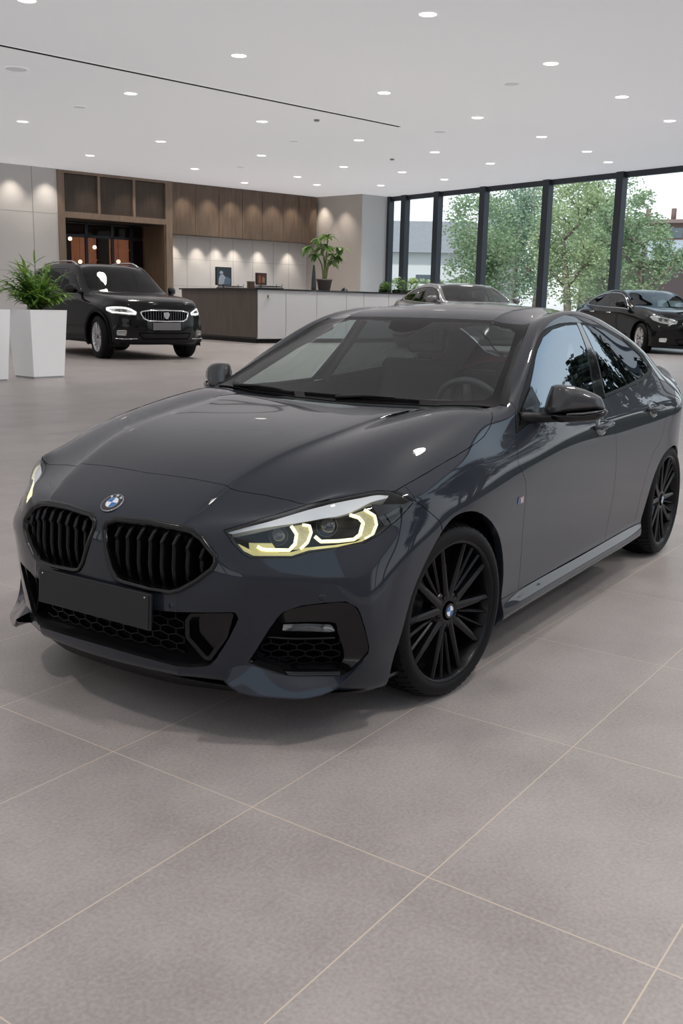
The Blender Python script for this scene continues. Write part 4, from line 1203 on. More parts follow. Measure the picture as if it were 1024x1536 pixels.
def suv_edit(T, S, F, R):
    J0, J1, J2, J3, J4, J5 = [list(j) for j in T]
    zf = lambda z: .985+(z-.67)*.36 if z > .67 else z
    yk = 1.03
    def low(z): return .24+(z-.17)*1.16
    # bonnet: nearly level, blunt nose
    hz = [(.93,.90),(.86,.985),(.66,1.035),(.42,1.065),(.12,1.090),(-.16,1.105),(-.40,1.115),(-.49,1.12),(-.74,1.28),(-1.0,1.45),(-1.22,1.575),(-1.45,1.625),(-1.80,1.650),(-2.30,1.652),(-2.80,1.630),(-3.22,1.575),(-3.42,1.49),(-3.56,1.22),(-3.64,1.06),(-3.69,1.0)]
    dx = [0,0,0,0,0,0,0,0,0,0,0,0,0,0,0,0,0,0,0,0]
    hz = [(x*.86 if x > 0 else x, z) for x, z in hz]
    N0 = [(x, 0, z) for x, z in hz]
    y1 = [.30,.33,.36,.40,.43,.44,.45,.44,.42,.40,.38,.37,.36,.36,.37,.39,.40,.42,.43,.43]
    d1 = [.005,.006,.006,.006,.005,.004,.002,-.004,.002,.006,.007,.012,.014,.014,.014,.014,.012,.008,.004,.0]
    N1 = [(x-.02*(i < 8)-.015*(7 < i < 11), y1[i], z-d1[i]) for i, (x, z) in enumerate(hz)]
    y2 = [.50,.58,.66,.69,.70,.71,.72,.715,.675,.63,.595,.585,.58,.58,.58,.59,.60,.62,.63,.63]
    N2 = []
    for i, (x, z) in enumerate(hz):
        dz = [.02,.03,.03,.03,.025,.02,.01,-.01,.0,.01,.02,.035,.04,.04,.042,.04,.035,.02,.01,.005][i]
        ddx = [.06,.07,.07,.06,.04,.03,.04,.10,.09,.07,.05,.03,.01,0,0,0,0,-.02,-.03,-.03][i]
        N2.append((x-ddx, y2[i], z-dz))
    y3 = [.62,.68,.745,.775,.79,.795,.80,.805,.765,.72,.685,.67,.665,.665,.67,.685,.70,.72,.73,.73]
    z3 = [.87,.925,.955,.975,.995,1.01,1.03,1.08,1.23,1.39,1.51,1.555,1.575,1.575,1.55,1.49,1.40,1.18,1.04,.98]
    x3 = [.80,.70,.52,.30,.06,-.20,-.46,-.66,-.90,-1.13,-1.34,-1.53,-1.84,-2.3,-2.78,-3.17,-3.36,-3.48,-3.54,-3.57]
    N3 = list(zip(x3, y3, z3))
    y4 = [.715,.765,.82,.845,.86,.865,.868,.868,.865,.862,.86,.858,.856,.854,.85,.845,.835,.815,.795,.785]
    z4 = [.84,.875,.895,.91,.93,.95,.98,1.02,1.045,1.055,1.06,1.062,1.066,1.075,1.085,1.10,1.10,1.06,1.0,.96]
    x4 = [.70,.58,.41,.22,.02,-.20,-.46,-.68,-.90,-1.13,-1.37,-1.55,-1.84,-2.3,-2.75,-3.1,-3.27,-3.38,-3.44,-3.47]
    N4 = list(zip(x4, y4, z4))
    y5 = [.785,.825,.868,.890,.902,.905,.906,.908,.910,.912,.913,.914,.914,.916,.918,.915,.90,.875,.845,.83]
    z5 = [.80,.815,.83,.842,.855,.87,.89,.905,.92,.93,.935,.94,.945,.95,.955,.96,.96,.955,.945,.93]
    x5 = [.60,.47,.32,.16,-.01,-.22,-.47,-.70,-.92,-1.14,-1.37,-1.57,-1.86,-2.3,-2.72,-3.03,-3.19,-3.29,-3.35,-3.38]
    N5 = list(zip(x5, y5, z5))
    T2 = [N0,N1,N2,N3,N4,N5]
    S2 = [N5]
    zs = [.70,.56,.45,.36,.29,.255]
    ys = [[.81,.85,.885]+[.918]*11+[.925,.925,.915,.89,.86,.845], [.825,.862,.895]+[.925]*11+[.932,.932,.92,.895,.865,.85], [.825,.862,.895]+[.92]*11+[.928,.928,.918,.893,.863,.848],
          [.82,.858,.892]+[.918]*11+[.924,.924,.914,.888,.858,.842], [.805,.845,.88]+[.915]*11+[.918,.915,.90,.875,.845,.83], [.74,.78,.80]+[.83]*11+[.83,.82,.80,.78,.75,.73]]
    for k in range(6):
        S2.append([(x5[i]+(.04 if i == 0 else .02 if i == 1 else 0), ys[k][i], zs[k]+(z5[i]-.93)*(.5 if k == 0 else .2 if k == 1 else 0)) for i in range(20)])
    T2 = [[(x*.88 if x > 0 and j > 2 else x, y, z) for x, y, z in t] for j, t in enumerate(T2)]; S2 = [[(x*.88 if x > 0 else x, y, z) for x, y, z in t] for t in S2]; T2[5] = S2[0]
    F2 = [[t[0] for t in T2]]
    fx = [(.955,.935,.875,.79,.70),(.965,.945,.885,.80,.71),(.965,.945,.88,.795,.70),(.955,.935,.87,.785,.69),(.92,.90,.84,.755,.665),(.80,.78,.73,.67,.60)]
    fy = (0,.30,.50,.635,.735)
    for k in range(6): F2.append([(fx[k][c]*.87, fy[c]*(1 if k < 5 else .93), zs[k]) for c in range(5)]+[S2[k+1][0]])
    R2 = [[t[19] for t in T2]]
    for k in range(6): R2.append([(-3.72+.02*c-.03*(k == 0), (0,.40,.60,.70,.77)[c], zs[k]) for c in range(5)]+[S2[k+1][19]])
    return T2, S2, F2, R2

def saloon_edit(T, S, F, R):
    def w(p):
        x, y, z = p
        y2 = y*1.03; z2 = z*1.02+.01
        if x > 0: x = x*1.08
        if z > 1.0: y2 *= 1.02
        if x < -1.2: x = -1.2+(x+1.2)*1.10
        if z > .6 and x > .3: z2 += .02
        return (round(x, 5), round(y2, 5), round(z2, 5))
    f = lambda A: [[w(p) for p in r] for r in A]
    return f(T), f(S), f(F), f(R)

def simple_car(kind, name, label, paint, loc, yaw, scale, group=None):
    global SURF
    suv = kind == 'suv'
    body = build_body(3, suv_edit if suv else saloon_edit)
    keep = SURF; SURF = Surf(body.copy())
    bm = body
    bmesh.ops.delete(bm, geom=[f for f in bm.faces if f.calc_center_median().y < 0], context='FACES')
    lay = bm.faces.layers.int.new('tag'); bm.normal_update()
    side = lambda f: f.normal.y > .12 and f.calc_center_median().y > .45
    sidew = lambda f: f.normal.y > -.05 and f.calc_center_median().y > .45
    top = lambda f: f.normal.z > .1 and f.calc_center_median().z > .6
    front = lambda f: f.calc_center_median().x > .30 and f.normal.x > .1
    car = thing(name, label, 'car', loc, yaw, group, scale)
    if suv:
        WS = [(-.50,-.01),(-.50,0),(-.53,.44),(-.62,.70),(-.70,.72),(-1.26,.60),(-1.235,.38),(-1.21,0),(-1.21,-.01)]
        DLO = smooth_open([(-.72,1.075),(-.90,1.20),(-1.15,1.38),(-1.38,1.495),(-1.6,1.535),(-2.0,1.545),(-2.5,1.54),(-2.95,1.50),(-3.22,1.40),(-3.33,1.25),(-3.28,1.15)], 4)+[(-2.6,1.11),(-1.9,1.09),(-1.2,1.075)]
        G = [[(-.80,1.105),(-.95,1.21),(-1.18,1.37),(-1.40,1.475),(-1.70,1.51),(-1.76,1.10)], [(-1.83,1.105),(-1.80,1.51),(-2.3,1.52),(-2.62,1.51),(-2.66,1.13)], [(-2.74,1.14),(-2.70,1.51),(-2.98,1.46),(-3.18,1.37),(-3.25,1.24),(-3.2,1.17)]]
        LAMP3 = [(x*.87, y, z) for x, y, z in [(.86,.50,.80),(.80,.57,.835),(.70,.67,.865),(.52,.79,.885),(.34,.865,.87),(.36,.87,.82),(.52,.82,.765),(.66,.73,.745),(.78,.62,.735),(.86,.52,.745)]]
        GR = round_poly([(-.01,.83),(.30,.825),(.455,.80),(.40,.69),(.32,.655),(-.01,.65)], [0,.02,.03,.03,.04,0], 3)
        A1c, A2c, AR = (0,.36), (-2.70,.36), .425
        doors = [[(-.58,1.05),(-.60,.40),(-1.76,.40),(-1.80,.8),(-1.76,1.10)], [(-1.76,1.10),(-1.80,.8),(-1.76,.40),(-2.25,.40),(-2.38,.62),(-2.62,.82),(-2.70,1.10)]]
        wheelR, rr, track, WB = .362, .245, .905, -2.70
    else:
        WS = [(-.54,-.01),(-.54,0),(-.57,.43),(-.61,.70),(-.68,.74),(-1.36,.575),(-1.30,.40),(-1.26,0),(-1.26,-.01)]
        DLO = smooth_open([(-.66,.96),(-.93,1.16),(-1.15,1.27),(-1.40,1.33),(-1.70,1.348),(-2.0,1.342),(-2.4,1.30),(-2.72,1.21),(-2.88,1.11),(-2.78,1.062)], 4)+[(-2.2,1.03),(-1.6,1.008),(-.9,.985)]
        G = [[(-.80,1.02),(-.95,1.13),(-1.16,1.24),(-1.40,1.305),(-1.74,1.325),(-1.66,1.02)], [(-1.72,1.02),(-1.81,1.325),(-2.1,1.312),(-2.40,1.27),(-2.66,1.19),(-2.78,1.11),(-2.70,1.075)]]
        LAMP3 = [(.83,.47,.735),(.70,.60,.79),(.52,.735,.825),(.30,.80,.83),(.28,.845,.80),(.42,.83,.73),(.60,.74,.67),(.76,.60,.645),(.83,.49,.665)]
        GR = round_poly([(-.01,.70),(.28,.70),(.38,.68),(.33,.55),(.26,.51),(-.01,.505)], [0,.02,.03,.03,.04,0], 3)
        A1c, A2c, AR = (0,.33), (-2.82,.33), .385
        doors = [[(-.66,.96),(-.60,.85),(-.63,.6),(-.63,.29),(-1.74,.29),(-1.80,.6),(-1.72,1.03)], [(-1.72,1.03),(-1.80,.6),(-1.74,.29),(-2.24,.29),(-2.35,.55),(-2.58,.72),(-2.60,1.06)]]
        wheelR, rr, track, WB = .335, .235, .905, -2.82
    arc = lambda c: [(c[0]+AR*math.cos(t), c[1]+AR*math.sin(t)) for t in np.linspace(-.15*PI, 1.15*PI, 28)]
    A1, A2 = arc(A1c), arc(A2c)
    LAMP = round_poly(p2(PL, LAMP3), .02, 3)
    cut(bm, lay, LAMP, PL, 1, lambda f: f.calc_center_median().x > .1 and f.normal.dot(PL.d) > .1 and f.calc_center_median().z > .5)
    cut(bm, lay, GR, PX, 2, front)
    cut(bm, lay, WS, PZ, 6, top)
    cut(bm, lay, DLO, PY, 11, side)
    for k, g in enumerate(G): cut(bm, lay, round_poly(g, .02, 3), PY, 12, side, over=(11,))
    cut(bm, lay, A1, PY, 14, sidew); cut(bm, lay, A2, PY, 14, sidew)
    for k, g in enumerate(doors): cut(bm, lay, g, PY, 18+k, side)
    HOOD = [(.70,-.01),(.70,.3),(.64,.50),(.50,.66),(.2,.74),(-.3,.765),(-.58,.74),(-.53,.44),(-.48,0),(-.48,-.01)]
    cut(bm, lay, HOOD, PZ, 5, top)
    LOW = [(-4.2,.05),(-4.2,.30),(-2.3,.37),(-.5,.37),(.5,.34),(1.2,.36),(1.2,.05)] if suv else [(-.4,.05),(-.4,.27),(-2.4,.27),(-2.4,.05)]
    cut(bm, lay, LOW, PY, 20, lambda f: True)
    X = lambda tags, s: extract(bm, lay, tags, s)
    panel('body_shell', X([0], 'B'), paint, car); panel('hood', X([5], 'B'), paint, car)
    panel('lower_cladding', X([20], 'B'), SATBLK if suv else paint, car)
    panel('windshield', X([6], 'B'), CARGLASS if suv else CARGLASS2, car, skirt=0)
    for s in 'LR':
        d = panel('front_door', X([18], s), paint, car); d2 = panel('rear_door', X([19], s), paint, car)
        panel('side_window', X([12], s), CARGLASS if suv else CARGLASS2, car, skirt=0)
        panel('window_trim', X([11], s), GLOSSBLK, car, sink=.002)
    # chrome line round the side glass
    for s in (1, -1):
        bm2 = bmesh.new(); P_ = [SURF.cast((x, 3, z), (0,-1,0)) for x, z in DLO]
        P_ = [Vector((p.x, (p.y+.003), p.z)) for p in P_ if p]
        tube(bm2, P_, .008, 6, closed=True)
        if s < 0:
            for v in bm2.verts: v.co.y *= -1
            bmesh.ops.reverse_faces(bm2, faces=bm2.faces)
        obj('window_moulding', bm2, CHROME if not suv else GLOSSBLK, car)
    # headlights
    lens = panel('headlight', X([1], 'L'), LENS, car, gap=.002, skirt=0)
    L0 = densify(LAMP, .03); c = np.mean(np.array(L0), axis=0)
    bm2 = bmesh.new()
    V = loops_strip(bm2, [[PL.hit(q, -.004) for q in L0], [PL.hit(tuple(c+(np.array(q)-c)*.8))-PL.d*.06 for q in L0], [PL.hit(tuple(c+(np.array(q)-c)*.3))-PL.d*.085 for q in L0]]); bm2.faces.new(V[-1])
    bmesh.ops.recalc_face_normals(bm2, faces=bm2.faces); obj('lamp_reflector', bm2, LAMPCLEAR, lens, smooth=True)
    bm2 = bmesh.new(); I = offset_poly(L0, .022)
    tube(bm2, [PL.hit(q, -.012) for q in I], .010, 8, closed=True); obj('daytime_light', bm2, LAMPLIT if suv else LAMPCLEAR, lens)
    for k, f_ in enumerate((-.25, .25)):
        q = tuple(c+np.array([f_*.26, .0])); h = PL.hit(q, -.03); M = Matrix.Translation(h) @ PL.d.to_track_quat('Z','Y').to_matrix().to_4x4()
        bm2 = bmesh.new(); lathe(bm2, [(.042,-.03),(.042,0),(.036,.004),(.034,-.004),(.02,.006),(.0005,.01)], 24, M=M)
        obj('projector_lamp', bm2, mat('projector_grey', (.08,.08,.09), .15, .5, coat=1), lens)
    mirror_obj(lens)
    # grille: chrome frame, dark back, upright bars
    G0 = [q for q in GR if q[0] > 0]
    loop = [(0, GR[0][1])]+G0+[(0, GR[-1][1])]; loop = loop+[(-y, z) for y, z in loop[::-1] if y > 1e-6]
    fr = ring_lip('grille', PX, loop, CHROME, car, [(-.014,-.003),(-.012,.010),(0,.016),(.010,.010),(.012,-.03)])
    bm2 = bmesh.new(); bm2.faces.new([bm2.verts.new(PX.hit(q)-Vector((.05,0,0))) for q in densify(loop, .05)]); obj('grille_back', bm2, MATBLK, fr)
    zmin = min(q[1] for q in loop); zmax = max(q[1] for q in loop)
    for k in range(-8, 9):
        y = k*.046
        zs = [a[1]+(b[1]-a[1])*(y-a[0])/(b[0]-a[0]) for a, b in zip(loop, loop[1:]+loop[:1]) if (a[0]-y)*(b[0]-y) < 0]
        if len(zs) < 2: continue
        z0, z1 = min(zs)+.004, max(zs)-.004
        if z1-z0 < .02: continue
        h = PX.hit((y, (z0+z1)/2)); bm2 = bmesh.new(); box(bm2, h.x-.045, h.x-.005, y-.008, y+.008, z0, z1, bev=.003); obj('grille_bar', bm2, GLOSSBLK if not suv else mat('grille_bar_grey', (.10,.10,.11), .25, .8), fr)
    # shield badge on the grille
    zc = (zmin+zmax)/2+.005; h = PX.hit((0, zc)); bm2 = bmesh.new()
    sh = smooth_closed([(0,.055),(.038,.050),(.054,.028),(.048,-.015),(.022,-.048),(0,-.060),(-.022,-.048),(-.048,-.015),(-.054,.028),(-.038,.050)], 3)
    if not suv: sh = [(.055*math.cos(t), .055*math.sin(t)) for t in np.linspace(0, 2*PI, 28, endpoint=False)]
    loops_strip(bm2, [[(h.x-.005, y, zc+z) for y, z in sh], [(h.x+.014, y, zc+z) for y, z in sh], [(h.x+.016, y*.86, zc+z*.86) for y, z in sh], [(h.x+.010, y*.78, zc+z*.78) for y, z in sh]])
    for ang in (35, 0, -35) if suv else ():
        A = math.radians(ang); dy, dz = math.sin(A), math.cos(A)
        vs = [bm2.verts.new((h.x+.014, dy*.034*u-dz*.007*v, zc+dz*.036*u+dy*.007*v)) for u, v in ((1,1),(1,-1),(-1,-1),(-1,1))]; bm2.faces.new(vs)
    bm2.faces.new([bm2.verts.new((h.x+.009, y*.79, zc+z*.79)) for y, z in sh])
    bmesh.ops.recalc_face_normals(bm2, faces=bm2.faces); obj('front_badge', bm2, mat('badge_chrome', (.6,.6,.62), .2, .85), car, angle=30)
    # plate, lower intake, fog lamps
    zp = .565 if suv else .44
    h = PX.hit((0, zp)); bm2 = bmesh.new(); box(bm2, h.x, h.x+.014, -.26, .26, zp-.062, zp+.062, bev=.003); obj('licence_plate', bm2, mat('blank_plate_light', (.17,.17,.175), .5), car)
    zi = (.35,.46) if suv else (.22,.34)
    lo = round_poly([(-.52,zi[1]),(.52,zi[1]),(.42,zi[0]),(-.42,zi[0])], .03, 4)
    bm2 = bmesh.new(); lo = densify(lo, .05); V = loops_strip(bm2, [[PX.hit(q, .003) for q in lo], [PX.hit(q, .004) for q in offset_poly(lo, .012)], [PX.hit(q)-Vector((.012,0,0))+Vector((.012,0,0)) for q in offset_poly(lo, .02)]]); bm2.faces.new(V[-1]); bmesh.ops.recalc_face_normals(bm2, faces=bm2.faces)
    obj('lower_air_intake', bm2, MATBLK, car)
    for s in (1, -1):
        q0 = p2(PF, [(.61 if suv else .70,.72,.45 if suv else .31)])[0]
        fg = round_poly([(q0[0]-.08,q0[1]+.035),(q0[0]+.07,q0[1]+.03),(q0[0]+.07,q0[1]-.03),(q0[0]-.06,q0[1]-.035)], .015, 3)
        bm2 = bmesh.new()
        V = loops_strip(bm2, [[PF.hit(q, .0) for q in offset_poly(fg, -.012)], [PF.hit(q, .008) for q in offset_poly(fg, -.004)], [PF.hit(q, .004) for q in fg]]); bm2.faces.new(V[-1])
        if s < 0:
            for v in bm2.verts: v.co.y *= -1
        bmesh.ops.recalc_face_normals(bm2, faces=bm2.faces); obj('fog_lamp', bm2, LAMPCLEAR if not suv else mat('fog_lamp_amber_grey', (.35,.35,.34), .2, .5), car, smooth=True)
        if suv:  # bright blade along the bumper foot
            bm2 = bmesh.new(); P_ = [PF.hit(p2(PF, [p])[0], .01) for p in [(.54,.80,.36),(.61,.72,.352),(.70,.60,.355),(.75,.50,.36)]]
            P_ = [Vector((p.x, p.y*s, p.z)) for p in smooth_open(P_, 3) for p in [Vector(p)]]
            tube(bm2, P_, .012, 8, flat=(1,.6)); obj('bumper_trim', bm2, CHROME, car)
    # door handles, mirrors, wheel wells, roof rails, floor
    for s in (1, -1):
        for xc, zc in ((-1.52, .885 if not suv else .97), (-2.35, .90 if not suv else .985)):
            bm2 = bmesh.new(); P_ = [(xc-t*.11, SURF.cast((xc, 3, zc), (0,-1,0)).y+.026*(1-abs(t)**3)-.003, zc) for t in np.linspace(-1, 1, 9)]
            tube(bm2, [(x, y*s, z) for x, y, z in P_], .012, 8); obj('door_handle', bm2, CHROME if not suv else paint, car)
        zb = 1.02 if not suv else 1.11
        bm2 = bmesh.new(); L = []
        for cx, cy, hx, hz in ((-.80,.90,.03,.05),(-.80,.915,.06,.075),(-.83,1.0,.065,.075),(-.87,1.06,.05,.055),(-.89,1.08,.02,.02)):
            L.append([(cx+math.cos(t)*hx*(1 if math.cos(t) > 0 else .6), cy*s, zb+.06+math.sin(t)*hz) for t in np.linspace(0, 2*PI, 18, endpoint=False)])
        V = loops_strip(bm2, L); bm2.faces.new(V[0]); bm2.faces.new(V[-1]); tube(bm2, [(-.74,.80*s,zb-.02),(-.80,.93*s,zb+.03)], .03, 8)
        bmesh.ops.recalc_face_normals(bm2, faces=bm2.faces); obj('door_mirror', bm2, paint if not suv else GLOSSBLK, car, smooth=True)
        for A, cc in ((A1, A1c), (A2, A2c)):
            bm2 = bmesh.new(); P_ = [SURF.cast((x, 3, z), (0,-1,0)) or Vector((x,.86,z)) for x, z in A if z > .2]
            a_ = [Vector((p.x, p.y+.004, p.z)) for p in P_]; g = lambda k, y0: [Vector((cc[0]+(p.x-cc[0])*(1+k), y0(p), cc[1]+(p.z-cc[1])*(1+k))) for p in P_]
            V = loops_strip(bm2, [g(.13, lambda p: p.y+.002) if suv else g(.02, lambda p: p.y+.002), a_, g(0, lambda p: p.y-.03), g(.06, lambda p: p.y-.04), g(.06, lambda p: .5)], closed=False); bm2.faces.new(V[-1])
            for v in bm2.verts: v.co.y *= s
            bmesh.ops.recalc_face_normals(bm2, faces=bm2.faces); obj('wheel_arch', bm2, SATBLK if suv else MATBLK, car, smooth=True)
        if suv:
            bm2 = bmesh.new(); P_ = []
            for t in np.linspace(0, 1, 17):
                x = -1.42-1.75*t; h = SURF.cast((x, .60, 3), (0,0,-1)); lift = .055*min(1, min(t, 1-t)/.10)
                P_.append((x, .60*s, h.z+lift-.004))
            tube(bm2, P_, .016, 8, flat=(1.2,.9)); obj('roof_rail', bm2, mat('roof_rail_silver', (.6,.6,.61), .25, .8), car)
    bm2 = bmesh.new(); z0 = .26 if suv else .18
    box(bm2, -3.4, .55, -.6, .6, z0, z0+.04); box(bm2, WB+.5, -.5, -.82, .82, z0, z0+.04); obj('floor_pan', bm2, MATBLK, car)
    # cabin: dashboard, seats
    zt = 1.0 if not suv else 1.06
    bm2 = bmesh.new(); L = [[(x, y, z) for x, z in ((-.60,zt-.04),(-.85,zt),(-1.0,zt-.05),(-1.02,.5))] for y in np.linspace(-.74,.74,7)]; loops_strip(bm2, L, closed=False); obj('dashboard', bm2, INTER, car, smooth=True)
    for x, y, w in ((-1.6,.37,.24),(-1.6,-.37,.24),(-2.45,0,.62)):
        bm2 = bmesh.new(); M = Matrix.Translation((x-.2, y, zt-.45)) @ Matrix.Rotation(math.radians(-16), 4, 'Y')
        box(bm2, -.06, .07, -w, w, 0, .60, M=M, bev=.04); box(bm2, -.05, .04, -.12, .12, .57, .80, M=M, bev=.03); box(bm2, x-.24, x+.26, y-w, y+w, zt-.55, zt-.40, bev=.03); obj('seat', bm2, INTER2, car)
    w = make_wheel('wheel', wheelR, rr, .23, spokes=5 if suv else 8, rimm=ALLOY, tread=False, cap=False)
    for i, (x, y, st, s) in enumerate(((0,track,-6,1),(WB,track,0,1),(0,-track,-6,-1),(WB,-track,0,-1))):
        o = w if i == 0 else copy_tree(w)
        o.parent = car; o.location = (x, y, wheelR); o.rotation_euler = (0, 0, math.radians(st)+(0 if s > 0 else PI))
    bm.free(); SURF = keep
    return car
SUV = simple_car('suv', 'suv', 'glossy black SUV with silver roof rails and lit headlights before the timber doorway', BLACKPAINT, (-15.22,-15.60,0), math.radians(71), 1.43)
BLACKCAR = simple_car('saloon', 'sedan', 'black sedan with bright multi-spoke wheels cut off by the picture edge, by the windows', BLACKPAINT, (-32.75,-7.1,0), math.radians(46), 1.55)
SILVERCAR = simple_car('saloon', 'sedan', 'dark silver sedan parked by the windows, only its roof showing over the grey car', SILVERPAINT, (-25.9,-11.0,0), math.radians(52), 1.55)
# ---------------------------------------------------------------- showroom: s runs along the back wall to the windows, t comes forward from the back wall
RA = math.radians(162.); AX = Vector((math.cos(RA), math.sin(RA), 0)); BX = Vector((math.cos(RA-PI/2), math.sin(RA-PI/2), 0)); RO = Vector((-41.2, -28.5, 0))
H = 7.0
def W(s, t, z=0.): return RO+AX*s+BX*t+Vector((0,0,z))
RM = Matrix((AX, BX, Vector((0,0,1)))).transposed().to_4x4(); RM.translation = RO
def rbox(bm, s0, s1, t0, t1, z0, z1, bev=0, mi=0):
    vs = box(bm, s0, s1, t0, t1, z0, z1, bev=0, mi=mi)
    fs = list({f for v in vs for f in v.link_faces})
    if bev: bmesh.ops.bevel(bm, geom=list({e for f in fs for e in f.edges}), offset=bev, segments=2, affect='EDGES')
    return vs
def robj(name, bm, m, parent=None, **k):
    """mesh drawn in room coordinates -> world"""
    bmesh.ops.transform(bm, matrix=RM, verts=bm.verts)
    bmesh.ops.recalc_face_normals(bm, faces=bm.faces)
    return obj(name, bm, m, parent, **k)
def rthing(name, label, cat, s, t, z=0., group=None):
    return thing(name, label, cat, W(s, t, z), 0, group)
def rpart(name, bm, m, parent, **k):
    o = robj(name, bm, m, None, **k)
    o.parent = parent; o.matrix_parent_inverse = Matrix.Translation(-parent.location)
    return o
def struct(name, bm, m, room=True, **k):
    o = robj(name, bm, m, **k) if room else obj(name, bm, m, **k)
    o['kind'] = 'structure'; return o

def node_mat(name):
    m = bpy.data.materials.new(name); m.use_nodes = True; MATS[name] = m
    return m, m.node_tree, m.node_tree.nodes['Principled BSDF']
def N(nt, t, **k):
    n = nt.nodes.new(t)
    for a, v in k.items(): setattr(n, a, v)
    return n
def math_node(nt, op, a, b=None):
    n = nt.nodes.new('ShaderNodeMath'); n.operation = op
    for i, q in enumerate((a, b)):
        if q is None: continue
        if isinstance(q, (int, float)): n.inputs[i].default_value = q
        else: nt.links.new(q, n.inputs[i])
    return n.outputs[0]

def floor_material():
    m, nt, b = node_mat('stone_tile_floor'); L = nt.links.new
    tc = N(nt, 'ShaderNodeTexCoord')
    mp = N(nt, 'ShaderNodeMapping'); mp.vector_type = 'TEXTURE'
    mp.inputs['Location'].default_value = (1.0633, 1.3596, 0); mp.inputs['Rotation'].default_value = (0, 0, 1.53836); mp.inputs['Scale'].default_value = (.5698, .9295, 1)
    L(tc.outputs['Object'], mp.inputs['Vector'])
    sp = N(nt, 'ShaderNodeSeparateXYZ'); L(mp.outputs[0], sp.inputs[0])
    def line(out, size):
        f = math_node(nt, 'FRACT', out); d = math_node(nt, 'MINIMUM', f, math_node(nt, 'SUBTRACT', 1., f))
        return math_node(nt, 'LESS_THAN', math_node(nt, 'MULTIPLY', d, size), .0020)
    g = math_node(nt, 'MAXIMUM', line(sp.outputs['X'], .5698), line(sp.outputs['Y'], .9295))
    # each tile a slightly different tone
    fl = N(nt, 'ShaderNodeVectorMath', operation='FLOOR'); L(mp.outputs[0], fl.inputs[0])
    wn = N(nt, 'ShaderNodeTexWhiteNoise'); L(fl.outputs[0], wn.inputs['Vector'])
    n1 = N(nt, 'ShaderNodeTexNoise'); n1.inputs['Scale'].default_value = 2.2; n1.inputs['Detail'].default_value = 6; n1.inputs['Roughness'].default_value = .62
    n2 = N(nt, 'ShaderNodeTexNoise'); n2.inputs['Scale'].default_value = 90; n2.inputs['Detail'].default_value = 5
    n3 = N(nt, 'ShaderNodeTexNoise'); n3.inputs['Scale'].default_value = .35; n3.inputs['Detail'].default_value = 2
    for q in (n1, n2, n3): L(tc.outputs['Object'], q.inputs['Vector'])
    v = math_node(nt, 'ADD', math_node(nt, 'MULTIPLY', n1.outputs['Fac'], .62), math_node(nt, 'MULTIPLY', n2.outputs['Fac'], .50))
    v = math_node(nt, 'ADD', v, math_node(nt, 'MULTIPLY', wn.outputs['Value'], .08))
    v = math_node(nt, 'ADD', v, math_node(nt, 'MULTIPLY', n3.outputs['Fac'], .15))
    cr = N(nt, 'ShaderNodeValToRGB'); L(v, cr.inputs['Fac'])
    cr.color_ramp.elements[0].position = .38; cr.color_ramp.elements[0].color = (.265,.232,.222,1)
    cr.color_ramp.elements[1].position = .92; cr.color_ramp.elements[1].color = (.500,.455,.440,1)
    mx = N(nt, 'ShaderNodeMix', data_type='RGBA'); L(g, mx.inputs['Factor']); L(cr.outputs['Color'], mx.inputs['A']); mx.inputs['B'].default_value = (.62,.53,.44,1)
    L(mx.outputs['Result'], b.inputs['Base Color'])
    rr = N(nt, 'ShaderNodeMapRange'); L(n1.outputs['Fac'], rr.inputs['Value']); rr.inputs['To Min'].default_value = .30; rr.inputs['To Max'].default_value = .44
    L(rr.outputs['Result'], b.inputs['Roughness']); b.inputs['Specular IOR Level'].default_value = .42
    bp = N(nt, 'ShaderNodeBump'); bp.inputs['Strength'].default_value = .12; bp.inputs['Distance'].default_value = .002; L(n2.outputs['Fac'], bp.inputs['Height']); L(bp.outputs['Normal'], b.inputs['Normal'])
    return m
def wood_material(name, c0, c1, scale=(1.2,1.2,.12), rough=.45):
    m, nt, b = node_mat(name); L = nt.links.new
    tc = N(nt, 'ShaderNodeTexCoord'); mp = N(nt, 'ShaderNodeMapping'); mp.inputs['Scale'].default_value = scale; L(tc.outputs['Object'], mp.inputs['Vector'])
    n = N(nt, 'ShaderNodeTexNoise'); n.inputs['Scale'].default_value = 9; n.inputs['Detail'].default_value = 6; n.inputs['Distortion'].default_value = .4; L(mp.outputs[0], n.inputs['Vector'])
    cr = N(nt, 'ShaderNodeValToRGB'); cr.color_ramp.elements[0].position = .3; cr.color_ramp.elements[0].color = (*c0, 1); cr.color_ramp.elements[1].position = .7; cr.color_ramp.elements[1].color = (*c1, 1)
    L(n.outputs['Fac'], cr.inputs['Fac']); L(cr.outputs['Color'], b.inputs['Base Color']); b.inputs['Roughness'].default_value = rough
    return m
WALLWHITE = mat('white_wall_panel', (.62,.61,.60), .6, noise=(1.5,.03,2))
WALLBEIGE = mat('beige_wall', (.46,.43,.40), .7, noise=(1.2,.04,2))
CEILM = mat('ceiling_white_glow', (.72,.72,.735), .85, spec=.1, noise=(.25,.05,2), emis=(.97,.97,1.), estr=.30)  # even glow put into the ceiling in place of bounced light
WOOD = wood_material('brown_oak_veneer', (.105,.072,.050), (.165,.118,.085))
WOODTRIM = wood_material('light_oak_trim', (.20,.145,.105), (.27,.20,.15))
LOUVRE = wood_material('louvre_brown', (.075,.055,.042), (.115,.085,.065))
FRAMEM = mat('window_frame_slate', (.040,.048,.060), .4, .3)
DARKJOINT = mat('dark_joint', (.02,.02,.02), .8)
PANE = glass('window_pane', (.95,.98,.98), 0., 1.10)
LIGHTDISC = mat('downlight_diffuser', (1,1,1), .5, emis=(1,.95,.87), estr=5)
